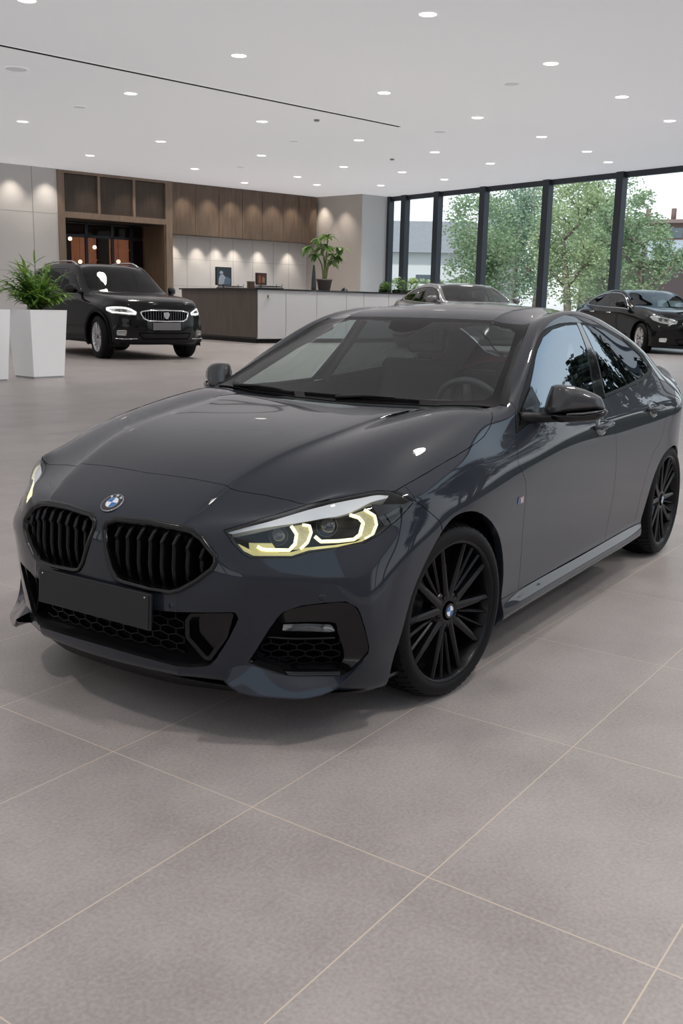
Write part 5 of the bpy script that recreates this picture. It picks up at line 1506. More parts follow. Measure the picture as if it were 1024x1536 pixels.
TRIMW = mat('white_plastic_trim_glow', (.72,.72,.73), .5, emis=(1,1,1), estr=.28)  # faint glow put into the plastic itself; the trim is no lamp

def build_room():
    bm = bmesh.new(); bm.faces.new([bm.verts.new(W(*q)) for q in ((-60,-9),(2.75,-9),(2.75,36),(-16.5,36),(-20,39.2),(-20,62),(-60,62))])
    bmesh.ops.recalc_face_normals(bm, faces=bm.faces)
    for f in bm.faces:
        if f.normal.z < 0: f.normal_flip()
    struct('floor', bm, floor_material(), room=False)
    # ceiling slab; unseen roof opening and slanted corner added for the car's reflections
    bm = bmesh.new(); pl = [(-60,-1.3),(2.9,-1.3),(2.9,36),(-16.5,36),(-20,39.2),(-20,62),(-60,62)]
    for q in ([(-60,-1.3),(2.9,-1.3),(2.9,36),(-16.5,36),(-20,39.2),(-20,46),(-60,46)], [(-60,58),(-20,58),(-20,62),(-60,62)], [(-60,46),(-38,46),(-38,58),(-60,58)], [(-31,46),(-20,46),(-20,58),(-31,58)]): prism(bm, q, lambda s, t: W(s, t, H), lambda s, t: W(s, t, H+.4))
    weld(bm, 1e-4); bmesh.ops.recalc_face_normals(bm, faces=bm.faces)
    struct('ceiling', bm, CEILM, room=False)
    # back wall: white panels left of the timber bay, recessed white wall behind the desk
    bm = bmesh.new(); rbox(bm, -60, -14.3, -.35, 0, 0, H); struct('wall_back', bm, WALLWHITE)
    bm = bmesh.new()
    for s in (-15.42, -18.2, -21.0): rbox(bm, s-.015, s+.015, 0, .006, 0, H)
    for z in (5.1, 2.6): rbox(bm, -22, -14.3, 0, .004, z-.008, z+.008)
    struct('trim_1', bm, mat('panel_joint_grey', (.36,.355,.35), .8))
    bm = bmesh.new(); rbox(bm, -40, -14.3, 0, .03, 0, .22); struct('baseboard_back', bm, mat('grey_skirting', (.25,.245,.24), .5))
    bm = bmesh.new(); rbox(bm, -8.62, 0.2, -1.2, -.9, 0, H); struct('wall_alcove', bm, WALLWHITE)
    bm = bmesh.new(); rbox(bm, -60, -20, 62, 62.3, 0, H); struct('wall_front', bm, mat('wall_grey_behind', (.62,.62,.62), .7))
    bm = bmesh.new()
    for t in np.arange(0, 62.1, 6.2): rbox(bm, -60.2, -60, t-.2, t+.2, 0, H)
    rbox(bm, -60.2, -60, 0, 62, H-.9, H); rbox(bm, -60.2, -60, 0, 62, 0, .9); struct('wall_left', bm, mat('wall_grey_left', (.42,.42,.43), .7))
    bm = bmesh.new()
    for s in (-7.31,-5.98,-4.62,-3.42,-2.12,-1.12): rbox(bm, s-.01, s+.01, -.9, -.896, 0, 4.9)
    for z in (2.2, 3.5): rbox(bm, -8.62, 0, -.9, -.897, z-.008, z+.008)
    struct('trim_2', bm, MATS['panel_joint_grey'])
    # side return and white pier before the windows
    bm = bmesh.new(); rbox(bm, .75, 2.75, -.5, 2.87, 0, H); struct('wall_pier', bm, mat('pier_white', (.66,.665,.67), .6))
    bm = bmesh.new()
    vs = [bm.verts.new(p) for p in ((0.02,-1.0,0),(.745,2.875,0),(.745,2.875,H),(0.02,-1.0,H))]; bm.faces.new(vs)
    vs = [bm.verts.new(p) for p in ((0.08,-1.0,0),(.80,2.875,0),(.80,2.875,H),(0.08,-1.0,H))]; bm.faces.new(vs)
    struct('wall_return', bm, WALLBEIGE)
    # timber bay: posts, beam, louvre panels, deep doorway
    bm = bmesh.new()
    rbox(bm, -14.3, -13.98, -2.2, .06, 0, H-.02); rbox(bm, -8.97, -8.62, -2.2, .06, 0, H-.02)
    rbox(bm, -13.98, -8.97, -.2, .05, 4.98, 5.24); rbox(bm, -14.0, -8.95, -.2, .05, 6.86, H-.02)
    for s in (-12.33, -10.59): rbox(bm, s-.06, s+.06, -.1, .04, 5.24, 6.86)
    struct('trim_3', bm, WOODTRIM)
    for s0, s1 in ((-13.98,-12.39),(-12.27,-10.65),(-10.53,-8.97)):
        bm = bmesh.new(); rbox(bm, s0, s1, -.14, -.10, 5.24, 6.86)
        n = 22
        for k in range(n):
            z = 5.27+1.58*k/n
            rbox(bm, s0, s1, -.10, -.055, z, z+.042)
        o = robj('louvre_panel', bm, LOUVRE)
        i = [-13.98,-12.27,-10.53].index(s0)
        tag(o, ['brown slatted louvre panel over the doorway, next to the pale wall', 'brown slatted louvre panel, middle one of three above the doorway', 'brown slatted louvre panel over the doorway, next to the timber cabinets'][i], 'louvre panel', 'louvre panels above the doorway')
    bm = bmesh.new(); rbox(bm, -14.0, -8.9, -2.2, -.2, 5.0, 5.2); struct('ceiling_doorway', bm, mat('doorway_soffit', (.03,.028,.027), .6))
    bm = bmesh.new(); rbox(bm, -9.05, -8.95, -2.2, .0, 0, 5.0); struct('trim_4', bm, wood_material('jamb_oak', (.13,.085,.055), (.19,.13,.09)))
    # dark glazed screen at the back of the doorway
    sc = rthing('glazed_screen', 'dark framed glazed screen inside the timber doorway behind the suv', 'glass screen', -11.4, -2.0)
    bm = bmesh.new()
    for s in (-13.95,-12.08,-10.75,-9.74): rbox(bm, s-.07, s+.07, -2.08, -1.98, 0, 5.0)
    rbox(bm, -14, -9.3, -2.08, -1.98, 4.30, 4.42); rbox(bm, -14, -9.3, -2.08, -1.98, 4.92, 5.0)
    rpart('screen_frame', bm, mat('screen_frame_blue_black', (.018,.022,.030), .3, .3), sc)
    for s0, s1 in ((-13.88,-12.15),(-12.01,-10.82),(-10.68,-9.81),(-9.67,-9.0)):
        for z0, z1 in ((0,4.30),(4.42,4.92)):
            bm = bmesh.new(); bm.faces.new([bm.verts.new(p) for p in ((s0,-2.03,z0),(s1,-2.03,z0),(s1,-2.03,z1),(s0,-2.03,z1))])
            rpart('glass_pane', bm, glass('dark_screen_glass', (.6,.6,.62), .0, 1.16), sc)
    # the dim room behind the screen
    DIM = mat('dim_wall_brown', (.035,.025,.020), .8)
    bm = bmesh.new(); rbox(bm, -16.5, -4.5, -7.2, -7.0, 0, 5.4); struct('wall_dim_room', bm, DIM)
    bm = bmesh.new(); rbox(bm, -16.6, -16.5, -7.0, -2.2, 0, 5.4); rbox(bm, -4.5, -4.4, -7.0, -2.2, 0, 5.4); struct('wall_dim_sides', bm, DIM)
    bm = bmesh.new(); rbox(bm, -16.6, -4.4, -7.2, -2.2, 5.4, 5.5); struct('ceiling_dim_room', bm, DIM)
    WARM = mat('warm_lit_panel', (.35,.14,.07), .6, emis=(.70,.27,.13), estr=.26, noise=(2.5,.6,3))
    for k, (s, z, w, h, es) in enumerate(((-10.0,3.75,1.35,1.7,0),(-8.0,3.75,1.1,1.9,1),(-12.4,4.3,.6,.8,2))):
        bm = bmesh.new(); rbox(bm, s-w/2, s+w/2, -6.98, -6.9, z-h/2, z+h/2)
        for q in range(3): rbox(bm, s-w/2, s+w/2, -6.9, -6.72, z-h/2+q*h/3, z-h/2+q*h/3+.05)
        tag(robj('lit_wall_shelf', bm, WARM), ['warmly lit shelf unit seen through the second pane of the dark screen', 'warmly lit shelf unit seen through the third pane of the dark screen', 'small warm lit shelf at the dark screen edge, far left'][k], 'shelf', 'lit shelves in the dim back room')
    for k, (s, z) in enumerate(((-12.3,4.4),(-11.5,4.4),(-10.2,4.05),(-11.0,3.3),(-8.9,3.4),(-11.9,3.2))):
        p = thing('pendant_lamp', 'small glowing pendant lamp in the dim room behind the dark screen', 'lamp', W(s, -5.2, z), 0, 'pendant lamps in the dim back room')
        bm = bmesh.new(); bmesh.ops.create_icosphere(bm, subdivisions=2, radius=.10); obj('lamp_globe', bm, mat('warm_globe', (1,.8,.5), .4, emis=(1,.72,.42), estr=5), p, smooth=True)
        bm = bmesh.new(); tube(bm, [(0,0,.08),(0,0,5.4-z)], .008, 6); obj('lamp_cord', bm, DARKJOINT, p)
    # overhead timber cabinets
    xs = [-8.62,-7.31,-5.98,-4.62,-3.42,-2.12,-1.12,.03]
    nm = ['first overhead oak cabinet, next to the timber doorway post','second overhead oak cabinet from the doorway','third overhead oak cabinet from the doorway','middle overhead oak cabinet, fourth from the doorway','fifth overhead oak cabinet from the doorway','sixth overhead oak cabinet from the doorway','last overhead oak cabinet, in the corner by the beige wall']
    for k in range(7):
        c = rthing('overhead_cabinet', nm[k], 'cabinet', (xs[k]+xs[k+1])/2, -.45, 4.62, 'overhead oak cabinets behind the desk')
        bm = bmesh.new(); rbox(bm, xs[k]+.002, xs[k+1]-.002, -.885, -.03, 4.62, H-.02); rpart('carcass', bm, WOOD, c)
        bm = bmesh.new(); rbox(bm, xs[k]+.025, xs[k+1]-.025, -.03, 0, 4.60, H-.06, bev=.006); rpart('door', bm, WOOD, c)
        bm = bmesh.new(); rbox(bm, xs[k]+.003, xs[k]+.023, -.03, .006, 4.62, H-.06); rpart('edge_strip', bm, WOODTRIM, c)
    # window wall
    t0s = [2.87, 4.1, 6.5, 9.6, 13.4, 17.25, 21.1, 24.9, 28.7, 32.4, 36.]
    s0 = 2.66
    bm = bmesh.new()
    for t in t0s: rbox(bm, s0-.22, s0+.12, t-.17, t+.17, 0, H)
    rbox(bm, s0-.05, s0+.12, 2.87, 36, H-.22, H); rbox(bm, s0-.05, s0+.12, 2.87, 36, 0, .18)
    struct('window_1', bm, FRAMEM)
    for k in range(len(t0s)-1):
        bm = bmesh.new(); bm.faces.new([bm.verts.new(p) for p in ((s0,t0s[k],.1),(s0,t0s[k+1],.1),(s0,t0s[k+1],H-.1),(s0,t0s[k],H-.1))])
        o = struct('window_%d' % (k+2), bm, PANE)
    # glazed front to the right of the camera's view
    bm = bmesh.new()
    for s in np.arange(-16.5, 2.6, 4.7): rbox(bm, s-.12, s+.12, 35.9, 36.15, 0, H)
    for t in np.arange(43, 62, 4.5): rbox(bm, -20.1, -19.85, t-.12, t+.12, 0, H)
    rbox(bm, -16.5, 2.6, 35.95, 36.1, H-.2, H); rbox(bm, -20.05, -19.9, 39.2, 62, H-.2, H)
    struct('window_20', bm, FRAMEM)
    # ceiling slot diffuser
    A = W(-24.6, 19.55, H); B = W(-10.6, 18.36, H); d = (B-A).normalized(); n = Vector((-d.y, d.x, 0))
    bm = bmesh.new(); w = .085
    for zz, ww in ((-.004, w),):
        vs = [bm.verts.new(p+Vector((0,0,zz))) for p in (A-n*ww-d*20, B-n*ww, B+n*ww, A+n*ww-d*20)]; bm.faces.new(vs)
    rs = obj('linear_diffuser', bm, mat('slot_black', (.006,.006,.007), .8), None); tag(rs, 'long thin black slot diffuser running across the ceiling', 'air diffuser')
    bm = bmesh.new()
    for sg in (-1, 1):
        q = [A+n*sg*w-d*20, B+n*sg*w, B+n*sg*(w+.015), A+n*sg*(w+.015)-d*20]
        a_ = [bm.verts.new(p+Vector((0,0,-.001))) for p in q]; b_ = [bm.verts.new(p+Vector((0,0,-.012))) for p in q]
        bm.faces.new(b_)
        for i in range(4): bm.faces.new((a_[i], a_[(i+1)%4], b_[(i+1)%4], b_[i]))
    e = obj('diffuser_rim', bm, TRIMW, rs)

def build_lights():
    spots = [(-18.38,27.82),(-19.31,22.48),(-13.61,26.93),(-19.2,16.82),(-14.28,21.81),(-9.44,25.89),(-19.75,10.34),(-14.25,15.95),(-10.02,21.17),(-5.66,24.86),(-14.63,10.08),(-9.89,15.44),(-6.12,20.35),(-14.96,4.91),(-10.24,9.98),(-6.26,15.44),(-2.65,19.52),(-10.08,4.66),(-6.13,9.91),(-2.79,14.96),(-3.42,10.5),(-.03,18.5),(-5.92,2.17),(-5.53,5.87),(-.98,6.3),(-.55,10.11),(-24.61,23.24),(-3.16,4.18),(-25.,39.5),(-24.5,44.),(-30.,43.5),(-35.,38.),(-39.,35.),(-26.5,47.)]  # end of list: unseen downlights added to brighten the foreground floor
    lab = 'small round white recessed ceiling downlight, switched on'
    root = None
    for k, (s, t) in enumerate(spots):
        p = W(s, t, H)
        if root is None:
            root = thing('downlight', lab, 'downlight', p, 0, 'recessed ceiling downlights')
            bm = bmesh.new(); lathe(bm, [(.20,.0),(.20,-.012),(.185,-.018),(.172,-.010),(.165,.0)], 32); obj('trim_ring', bm, TRIMW, root)
            bm = bmesh.new(); bm.faces.new([bm.verts.new((.170*math.cos(a), .170*math.sin(a), -.009)) for a in np.linspace(0, 2*PI, 32, endpoint=False)][::-1]); obj('diffuser', bm, LIGHTDISC, root)
        else:
            o = copy_tree(root); o.location = p
        ld = bpy.data.lights.new('downlight_lamp', 'SPOT'); ld.energy = 440 if t < 33 else 600; ld.spot_size = math.radians(125); ld.spot_blend = .8; ld.shadow_soft_size = .3; ld.color = (1,.95,.88)
        lo = bpy.data.objects.new('downlight_lamp', ld); COL.objects.link(lo); lo.location = p-Vector((0,0,.06))
    # dim fittings: switched off / speaker discs
    disc = None
    for k, (s, t, r, lb) in enumerate(((-22.64,17.45,.30,'round grey ceiling speaker disc, largest, near the black ceiling slot'),(-12.7,24.91,.22,'round white ceiling disc with raised rim, among the downlights upper right'),(-11.39,13.68,.20,'small grey ceiling disc beyond the black slot, near the middle'),(-9.06,6.69,.22,'small pale ceiling disc above the oak cabinets'),(-9.14,18.67,.22,'pale flat ceiling disc just past the end of the black slot'),(-19.43,13.99,.21,'unlit bluish white ceiling downlight on the left side'))):
        o = thing('ceiling_disc', lb, 'ceiling fitting', W(s, t, H), 0, 'round flush ceiling fittings')
        bm = bmesh.new(); lathe(bm, [(r,0),(r,-.02),(r*.93,-.028),(r*.86,-.018)], 32); obj('trim_ring', bm, TRIMW, o)
        bm = bmesh.new(); bm.faces.new([bm.verts.new((r*.87*math.cos(a), r*.87*math.sin(a), -.017)) for a in np.linspace(0, 2*PI, 32, endpoint=False)][::-1]); obj('disc_cover', bm, mat('disc_grey_glow', (.52,.52,.54), .6, emis=(.95,.95,1), estr=.22), o)  # cover is given a faint glow of its own, though the fitting is unlit
    for k, (px, lb) in enumerate((((-6.2,13.0),'small ceiling smoke detector near the pale pier'),((-13.2,17.4),'small ceiling smoke detector beside the black slot'))):
        o = thing('smoke_detector', lb, 'smoke detector', W(*px, H)); bm = bmesh.new(); lathe(bm, [(.09,0),(.09,-.03),(.07,-.05),(.0005,-.055)], 20); obj('detector_body', bm, mat('detector_grey', (.35,.35,.36), .5), o)
    def wash(s, t, z, tgt, e, ang=70, col=(1,.88,.75)):
        ld = bpy.data.lights.new('wash_fill_spot', 'SPOT'); ld.energy = e; ld.spot_size = math.radians(ang); ld.spot_blend = 1.; ld.shadow_soft_size = .05; ld.color = col
        lo = bpy.data.objects.new('wash_fill_spot', ld); COL.objects.link(lo); p = W(s, t, z); lo.location = p
        lo.rotation_euler = (W(*tgt)-p).to_track_quat('-Z','Y').to_euler()
    for s in (-16.35, -14.8, -18.4): wash(s, .75, H-.03, (s, -.1, 4.4), 150)
    for s in (-12.9,-11.0,-9.6): wash(s, .8, H-.03, (s, -.1, 4.0), 110)
    for s in (-8.0,-6.6,-5.3,-4.0,-2.8,-1.6): wash(s, .75, H-.03, (s, -.1, 4.2), 150)
    for s in (-8.1,-6.75,-5.65,-4.6,-3.1,-1.2): wash(s, -.35, 4.58, (s, -.95, 2.6), 110, 66)
    for t in (.4, 1.9): wash(-.25, t, H-.03, (.5, t, 3.6), 180)
    wash(-27.2, 33.5, H-.03, (-25.6, 25.8, .9), 1500, 24, (1,.97,.93))  # added spot without a fitting, brightens the white planter; washes no wall
    for s in (-12.9, -11.6, -9.9):
        wash(s, -1.0, 4.95, (s, -1.0, 0), 60, 70)

def leaf(bm, base, d, L, w, droop=.5, up=Vector((0,0,1)), seg=4, mi=0):
    """a pointed blade bending under its weight"""
    d = Vector(d).normalized(); side = d.cross(up)
    if side.length < 1e-4: side = Vector((1,0,0))
    side.normalize(); prev = None; p = Vector(base)
    for k in range(seg+1):
        t = k/seg; ww = w*math.sin(PI*min(.98, .12+t*.86))**.8*(1 if k < seg else .1)
        q = [bm.verts.new(p-side*ww), bm.verts.new(p+Vector((0,0,-ww*.35))), bm.verts.new(p+side*ww)]
        if prev:
            for i in range(2):
                f = bm.faces.new((prev[i], prev[i+1], q[i+1], q[i])); f.material_index = mi; f.smooth = True
        prev = q; d = (d-Vector((0,0,droop/seg))).normalized(); p = p+d*(L/seg)
def leaf_mat(name, c0, c1, sub=.2):
    m, nt, b = node_mat(name); L = nt.links.new
    g = N(nt, 'ShaderNodeNewGeometry'); tc = N(nt, 'ShaderNodeTexCoord'); n = N(nt, 'ShaderNodeTexNoise'); n.inputs['Scale'].default_value = 3.5; L(tc.outputs['Object'], n.inputs['Vector'])
    cr = N(nt, 'ShaderNodeValToRGB'); cr.color_ramp.elements[0].color = (*c0, 1); cr.color_ramp.elements[1].color = (*c1, 1); cr.color_ramp.elements[0].position = .3; cr.color_ramp.elements[1].position = .7
    mx = math_node(nt, 'ADD', math_node(nt, 'MULTIPLY', n.outputs['Fac'], .6), math_node(nt, 'MULTIPLY', g.outputs['Random Per Island'], .4))
    L(mx, cr.inputs['Fac']); L(cr.outputs['Color'], b.inputs['Base Color']); b.inputs['Roughness'].default_value = .45
    tr = N(nt, 'ShaderNodeBsdfTranslucent'); L(cr.outputs['Color'], tr.inputs['Color']); ms = N(nt, 'ShaderNodeMixShader'); ms.inputs['Fac'].default_value = sub
    o = nt.nodes['Material Output']; L(b.outputs[0], ms.inputs[1]); L(tr.outputs[0], ms.inputs[2]); L(ms.outputs[0], o.inputs['Surface'])
    return m

def planter(x, y, rz, label, plant):
    t = thing('planter', label, 'planter', (x, y, 0), rz)
    bm = bmesh.new(); h = 1.205; a, b_ = .315, .375
    def sq(r, z): return [(r,r,z),(-r,r,z),(-r,-r,z),(r,-r,z)]
    V = loops_strip(bm, [sq(a-.01, .03), sq(a, .035), sq(a, .06), sq(b_, h), sq(b_-.03, h), sq(b_-.05, h-.12)])
    for f in bm.faces: f.smooth = False
    bm.faces.new(V[0][::-1]); bmesh.ops.recalc_face_normals(bm, faces=bm.faces)
    obj('pot_shell', bm, mat('white_planter_gloss', (.86,.86,.87), .35, noise=(2,.02)), t)
    bm = bmesh.new(); box(bm, -a+.02, a-.02, -a+.02, a-.02, 0, .035); obj('foot', bm, mat('planter_foot', (.4,.4,.41), .5), t)
    bm = bmesh.new(); r = b_-.045; n = 10
    g = [[bm.verts.new((-r+2*r*i/n, -r+2*r*j/n, h-.07+random.uniform(-.012,.012))) for j in range(n+1)] for i in range(n+1)]
    for i in range(n):
        for j in range(n): bm.faces.new((g[i][j], g[i+1][j], g[i+1][j+1], g[i][j+1]))
    obj('soil', bm, mat('potting_soil', (.035,.025,.018), .95), t, smooth=True)
    if plant:
        p = thing('palm_plant', 'bushy green parlour palm growing in the white faceted planter', 'plant', (x, y, h-.07))
        random.seed(21)
        bm = bmesh.new(); bs = bmesh.new()
        for k in range(64):
            az = 2*PI*k*.381966+random.uniform(-.2,.2); spread = random.uniform(.06,.62) if k > 6 else random.uniform(.0,.12)
            Ls = random.uniform(.40,.86)*(1.05-.30*spread)
            d = Vector((math.cos(az)*spread, math.sin(az)*spread, 1)).normalized(); q = Vector((math.cos(az)*.09*random.random(), math.sin(az)*.09*random.random(), 0)); P_ = [q.copy()]
            for i in range(6):
                q = q+d*(Ls/6); d = (d+Vector((math.cos(az), math.sin(az), -.3))*(.05+.22*spread)).normalized(); P_.append(q.copy())
            tube(bs, P_, [.011,.010,.009,.008,.007,.006,.004], 5)
            nl = random.randint(9, 13)
            for i in range(nl):
                t_ = .40+.60*i/(nl-1); j = min(5, int(t_*6)); pp = P_[j].lerp(P_[j+1], t_*6-j if t_ < 1 else 1)
                dr = (P_[j+1]-P_[j]).normalized(); sd = dr.cross(Vector((0,0,1))).normalized()*(1 if i % 2 else -1)
                dd = (dr*.75+sd*random.uniform(.45,.95)+Vector((0,0,random.uniform(-.1,.35)))).normalized()
                leaf(bm, pp, dd, random.uniform(.17,.29), random.uniform(.020,.032), random.uniform(.5,1.5))
            leaf(bm, P_[-1], P_[-1]-P_[-2], random.uniform(.2,.28), .018, .5)
        obj('leaves', bm, leaf_mat('palm_leaf_green', (.06,.16,.025), (.28,.46,.09), .35), p)
        obj('stems', bs, mat('palm_stem', (.10,.15,.05), .6), p)
        # three round pale buds
        for q in ((.30,.12,.50),(.18,-.16,.56),(.22,-.12,.38)): 
            pass
    return t

def build_desk():
    C = (-12.48, 13.05); ztop = 1.95
    d = rthing('reception_desk', 'long white-fronted reception desk with dark brown end and thin black top', 'reception desk', -8, 12)
    bm = bmesh.new()
    js = [-12.45,-11.2,-9.78,-8.35,-7.49,-6.2,-4.9,-3.6,-2.3]
    for a, b_ in zip(js, js[1:]):
        bm = bmesh.new(); rbox(bm, a+.008, b_-.008, 12.98, 13.05, .16, ztop-.055, bev=.004); rpart('front_panel', bm, mat('desk_panel_white', (.64,.645,.66), .35), d)
    bm = bmesh.new(); rbox(bm, -12.46, -2.3, 11.3, 12.98, .14, ztop-.055); rbox(bm, -12.46, -10.4, 7.7, 11.3, .14, ztop-.055); rpart('desk_body', bm, mat('desk_body_dark', (.05,.042,.038), .5), d)
    bm = bmesh.new(); rbox(bm, -12.50, -12.455, 7.69, 13.05, .20, ztop-.055, bev=.004); rpart('end_panel', bm, wood_material('desk_end_brown', (.075,.058,.048), (.105,.082,.070), (.6,.6,.1), .4), d)
    bm = bmesh.new(); rbox(bm, -12.44, -2.3, 11.3, 12.96, 0, .15); rbox(bm, -12.44, -10.4, 7.72, 11.3, 0, .15); rpart('plinth', bm, SATBLK, d)
    bm = bmesh.new(); rbox(bm, -12.58, -2.2, 11.2, 13.12, ztop-.055, ztop, bev=.006); rbox(bm, -12.58, -10.3, 7.6, 11.2, ztop-.055, ztop, bev=.006); rpart('desk_top', bm, mat('desk_top_black', (.012,.012,.014), .2, coat=.4), d)
    BLK = mat('device_black', (.012,.012,.014), .35)
    def tray(s, t, w, label):
        o = rthing('document_tray', label, 'tray', s, t, ztop)
        bm = bmesh.new(); rbox(bm, s-w/2, s+w/2, t-.22, t+.22, ztop, ztop+.05, bev=.008); rpart('tray_base', bm, BLK, o)
        bm = bmesh.new(); rbox(bm, s-w/2+.05, s+w/2-.1, t-.2, t+.2, ztop+.075, ztop+.115, bev=.008); rpart('tray_shelf', bm, BLK, o)
        for q in (-w/2+.06, w/2-.06):
            bm = bmesh.new(); tube(bm, [(s+q,t+.18,ztop+.04),(s+q,t+.18,ztop+.19)], .012, 6); tube(bm, [(s+q,t-.18,ztop+.04),(s+q,t-.18,ztop+.19)], .012, 6); rpart('tray_post', bm, BLK, o)
    tray(-11.40, 9.6, 1.05, 'black document tray under the blue picture display on the desk')
    tray(-11.22, 11.9, 1.15, 'black document tray beside the red picture display on the desk')
    def display(s, t, z0, w, h, label, kind):
        o = rthing('picture_display', label, 'display', s, t, ztop)
        bm = bmesh.new(); rbox(bm, s-w/2, s+w/2, t-.03, t+.03, z0, z0+h, bev=.008); rpart('display_case', bm, BLK, o)
        bm = bmesh.new(); tube(bm, [(s,t,ztop),(s,t,z0+.02)], .03, 8); rbox(bm, s-.14, s+.14, t-.1, t+.1, ztop, ztop+.02); rpart('display_stand', bm, BLK, o)
        bm = bmesh.new(); e = .035; f = lambda u, v, l=.002: (s-w/2+e+(w-2*e)*u, t+.03+l, z0+e+(h-2*e)*v)
        def poly(pts, mi, l): fc = bm.faces.new([bm.verts.new(f(u, v, l)) for u, v in pts]); fc.material_index = mi
        poly([(0,0),(1,0),(1,1),(0,1)], 0, .002)
        if kind == 0:
            poly([(.33+.13*math.cos(a), .72+.10*math.sin(a)) for a in np.linspace(0, 2*PI, 16, endpoint=False)], 1, .004)
            poly([(.12,.0),(.70,0),(.62,.45),(.45,.62),(.25,.58),(.14,.35)], 1, .003); poly([(.5,0),(.95,0),(.98,.35),(.7,.5),(.55,.3)], 2, .004)
        else:
            poly([(.15,.1),(.45,.1),(.40,.8),(.22,.85)], 1, .003); poly([(.55,.15),(.85,.12),(.88,.6),(.6,.75)], 2, .003)
        ms = [mat('screen_slate', (.05,.07,.09), .3), mat('screen_pale_blue', (.55,.62,.70), .4), mat('screen_steel_blue', (.16,.24,.34), .4)] if kind == 0 else [mat('screen_dark_red', (.10,.025,.018), .3), mat('screen_brick', (.34,.10,.06), .4), mat('screen_tan', (.30,.20,.12), .4)]
        rpart('display_screen', bm, ms, o)
    display(-11.52, 9.25, 2.08, .72, .70, 'upright display with a pale blue picture on the reception desk', 0)
    display(-11.26, 11.5, 2.10, .48, .44, 'small upright display with a dark red picture on the reception desk', 1)
    o = rthing('storage_box', 'small brown box beside the red picture display on the desk', 'box', -11.95, 11.85, ztop)
    bm = bmesh.new(); rbox(bm, -12.06, -11.84, 11.75, 11.95, ztop, ztop+.22, bev=.01); rpart('box_body', bm, mat('box_brown', (.10,.06,.04), .6), o)
    bm = bmesh.new(); rbox(bm, -12.07, -11.83, 11.74, 11.96, ztop+.22, ztop+.26, bev=.008); rpart('lid', bm, mat('box_lid_brown', (.15,.10,.07), .6), o)
    o = rthing('desk_bell', 'small dark domed bell on the desk right of the potted plant', 'bell', -7.55, 11.9, ztop)
    bm = bmesh.new(); lathe(bm, [(.15,0),(.15,.02),(.13,.04),(.12,.08),(.08,.125),(.03,.14),(.02,.16),(.0005,.165)], 24); obj('bell_dome', bm, mat('bell_dark', (.03,.03,.032), .25, .6), o)
    # slim dark vase
    o = rthing('slim_vase', 'tall slim dark grey vase beside the potted plant on the desk', 'vase', -9.0, 11.8, ztop)
    bm = bmesh.new(); lathe(bm, [(.0005,0),(.09,0),(.10,.1),(.085,.45),(.06,.75),(.035,.92),(.04,.96),(.03,.95)], 20); obj('vase_body', bm, mat('vase_dark_green', (.05,.06,.058), .3), o)
    # potted plant on the desk
    p = rthing('flower_pot', 'grey brown tapered pot holding the tall leafy plant on the desk', 'pot', -8.48, 11.8, ztop)
    bm = bmesh.new(); lathe(bm, [(.0005,0),(.22,0),(.30,.40),(.325,.40),(.325,.46),(.29,.46),(.28,.40),(.0005,.39)], 28); obj('pot_body', bm, mat('pot_taupe', (.25,.215,.20), .6), p)
    pl = rthing('leafy_plant', 'tall bright green leafy plant with forked stems in the desk pot', 'plant', -8.48, 11.8, ztop+.40)
    pl.scale = (1.15,1.15,1.15)
    random.seed(5); bm = bmesh.new(); bs = bmesh.new()
    def st(P_, r0): tube(bs, smooth_open(P_, 3), [r0*(1-.5*i/(3*(len(P_)-1))) for i in range(3*(len(P_)-1)+1)], 6)
    ends = []
    for k, (du, h, sp) in enumerate(((-.12,1.0,-.5),(.05,1.35,.1),(.16,1.0,.55),(-.02,1.25,-.15),(.1,.8,.3))):
        e = AX*sp+BX*(.15*(k % 3-1)); P_ = [(AX*du*.4)+Vector((0,0,0)), AX*du+Vector((0,0,h*.5)), AX*du+e*.4+Vector((0,0,h*.85)), AX*du+e*.8+Vector((0,0,h*1.1))]
        st(P_, .035); ends.append((P_[-1], e)); ends.append((P_[2], e))
    for q, e in ends:
        for i in range(8):
            a = random.uniform(0, 2*PI); d_ = Vector((math.cos(a), math.sin(a), random.uniform(-.1,.8)))+e*.8
            leaf(bm, q, d_, random.uniform(.34,.55), random.uniform(.06,.10), random.uniform(.9,1.9))
    obj('leaves', bm, leaf_mat('desk_plant_leaf', (.06,.16,.03), (.30,.46,.12), .3), pl); obj('stems', bs, mat('plant_stem_green', (.16,.19,.08), .6), pl)
    # sprig tucked on the white front
    sp_ = rthing('leaf_sprig', 'tiny green leaf sprig hanging on the white desk front', 'plant', -12.05, 13.1, 1.62); bm = bmesh.new()
    for du, dz, L in ((-.05,.10,.16),(.08,.16,.14),(.02,-.02,.12),(-.12,.0,.12)): leaf(bm, AX*0+BX*.02, AX*du*3+Vector((0,0,dz*3))+BX*.2, L, .03, .3)
    obj('leaves', bm, MATS['desk_plant_leaf'], sp_)
    bm = bmesh.new(); tube(bm, [(0,0,-.09), BX*.03+Vector((0,0,.02)), BX*.03+AX*.03+Vector((0,0,.13))], .008, 5); obj('stem', bm, MATS['plant_stem_green'], sp_)
    # low shrubs at the far end of the desk
    random.seed(9)
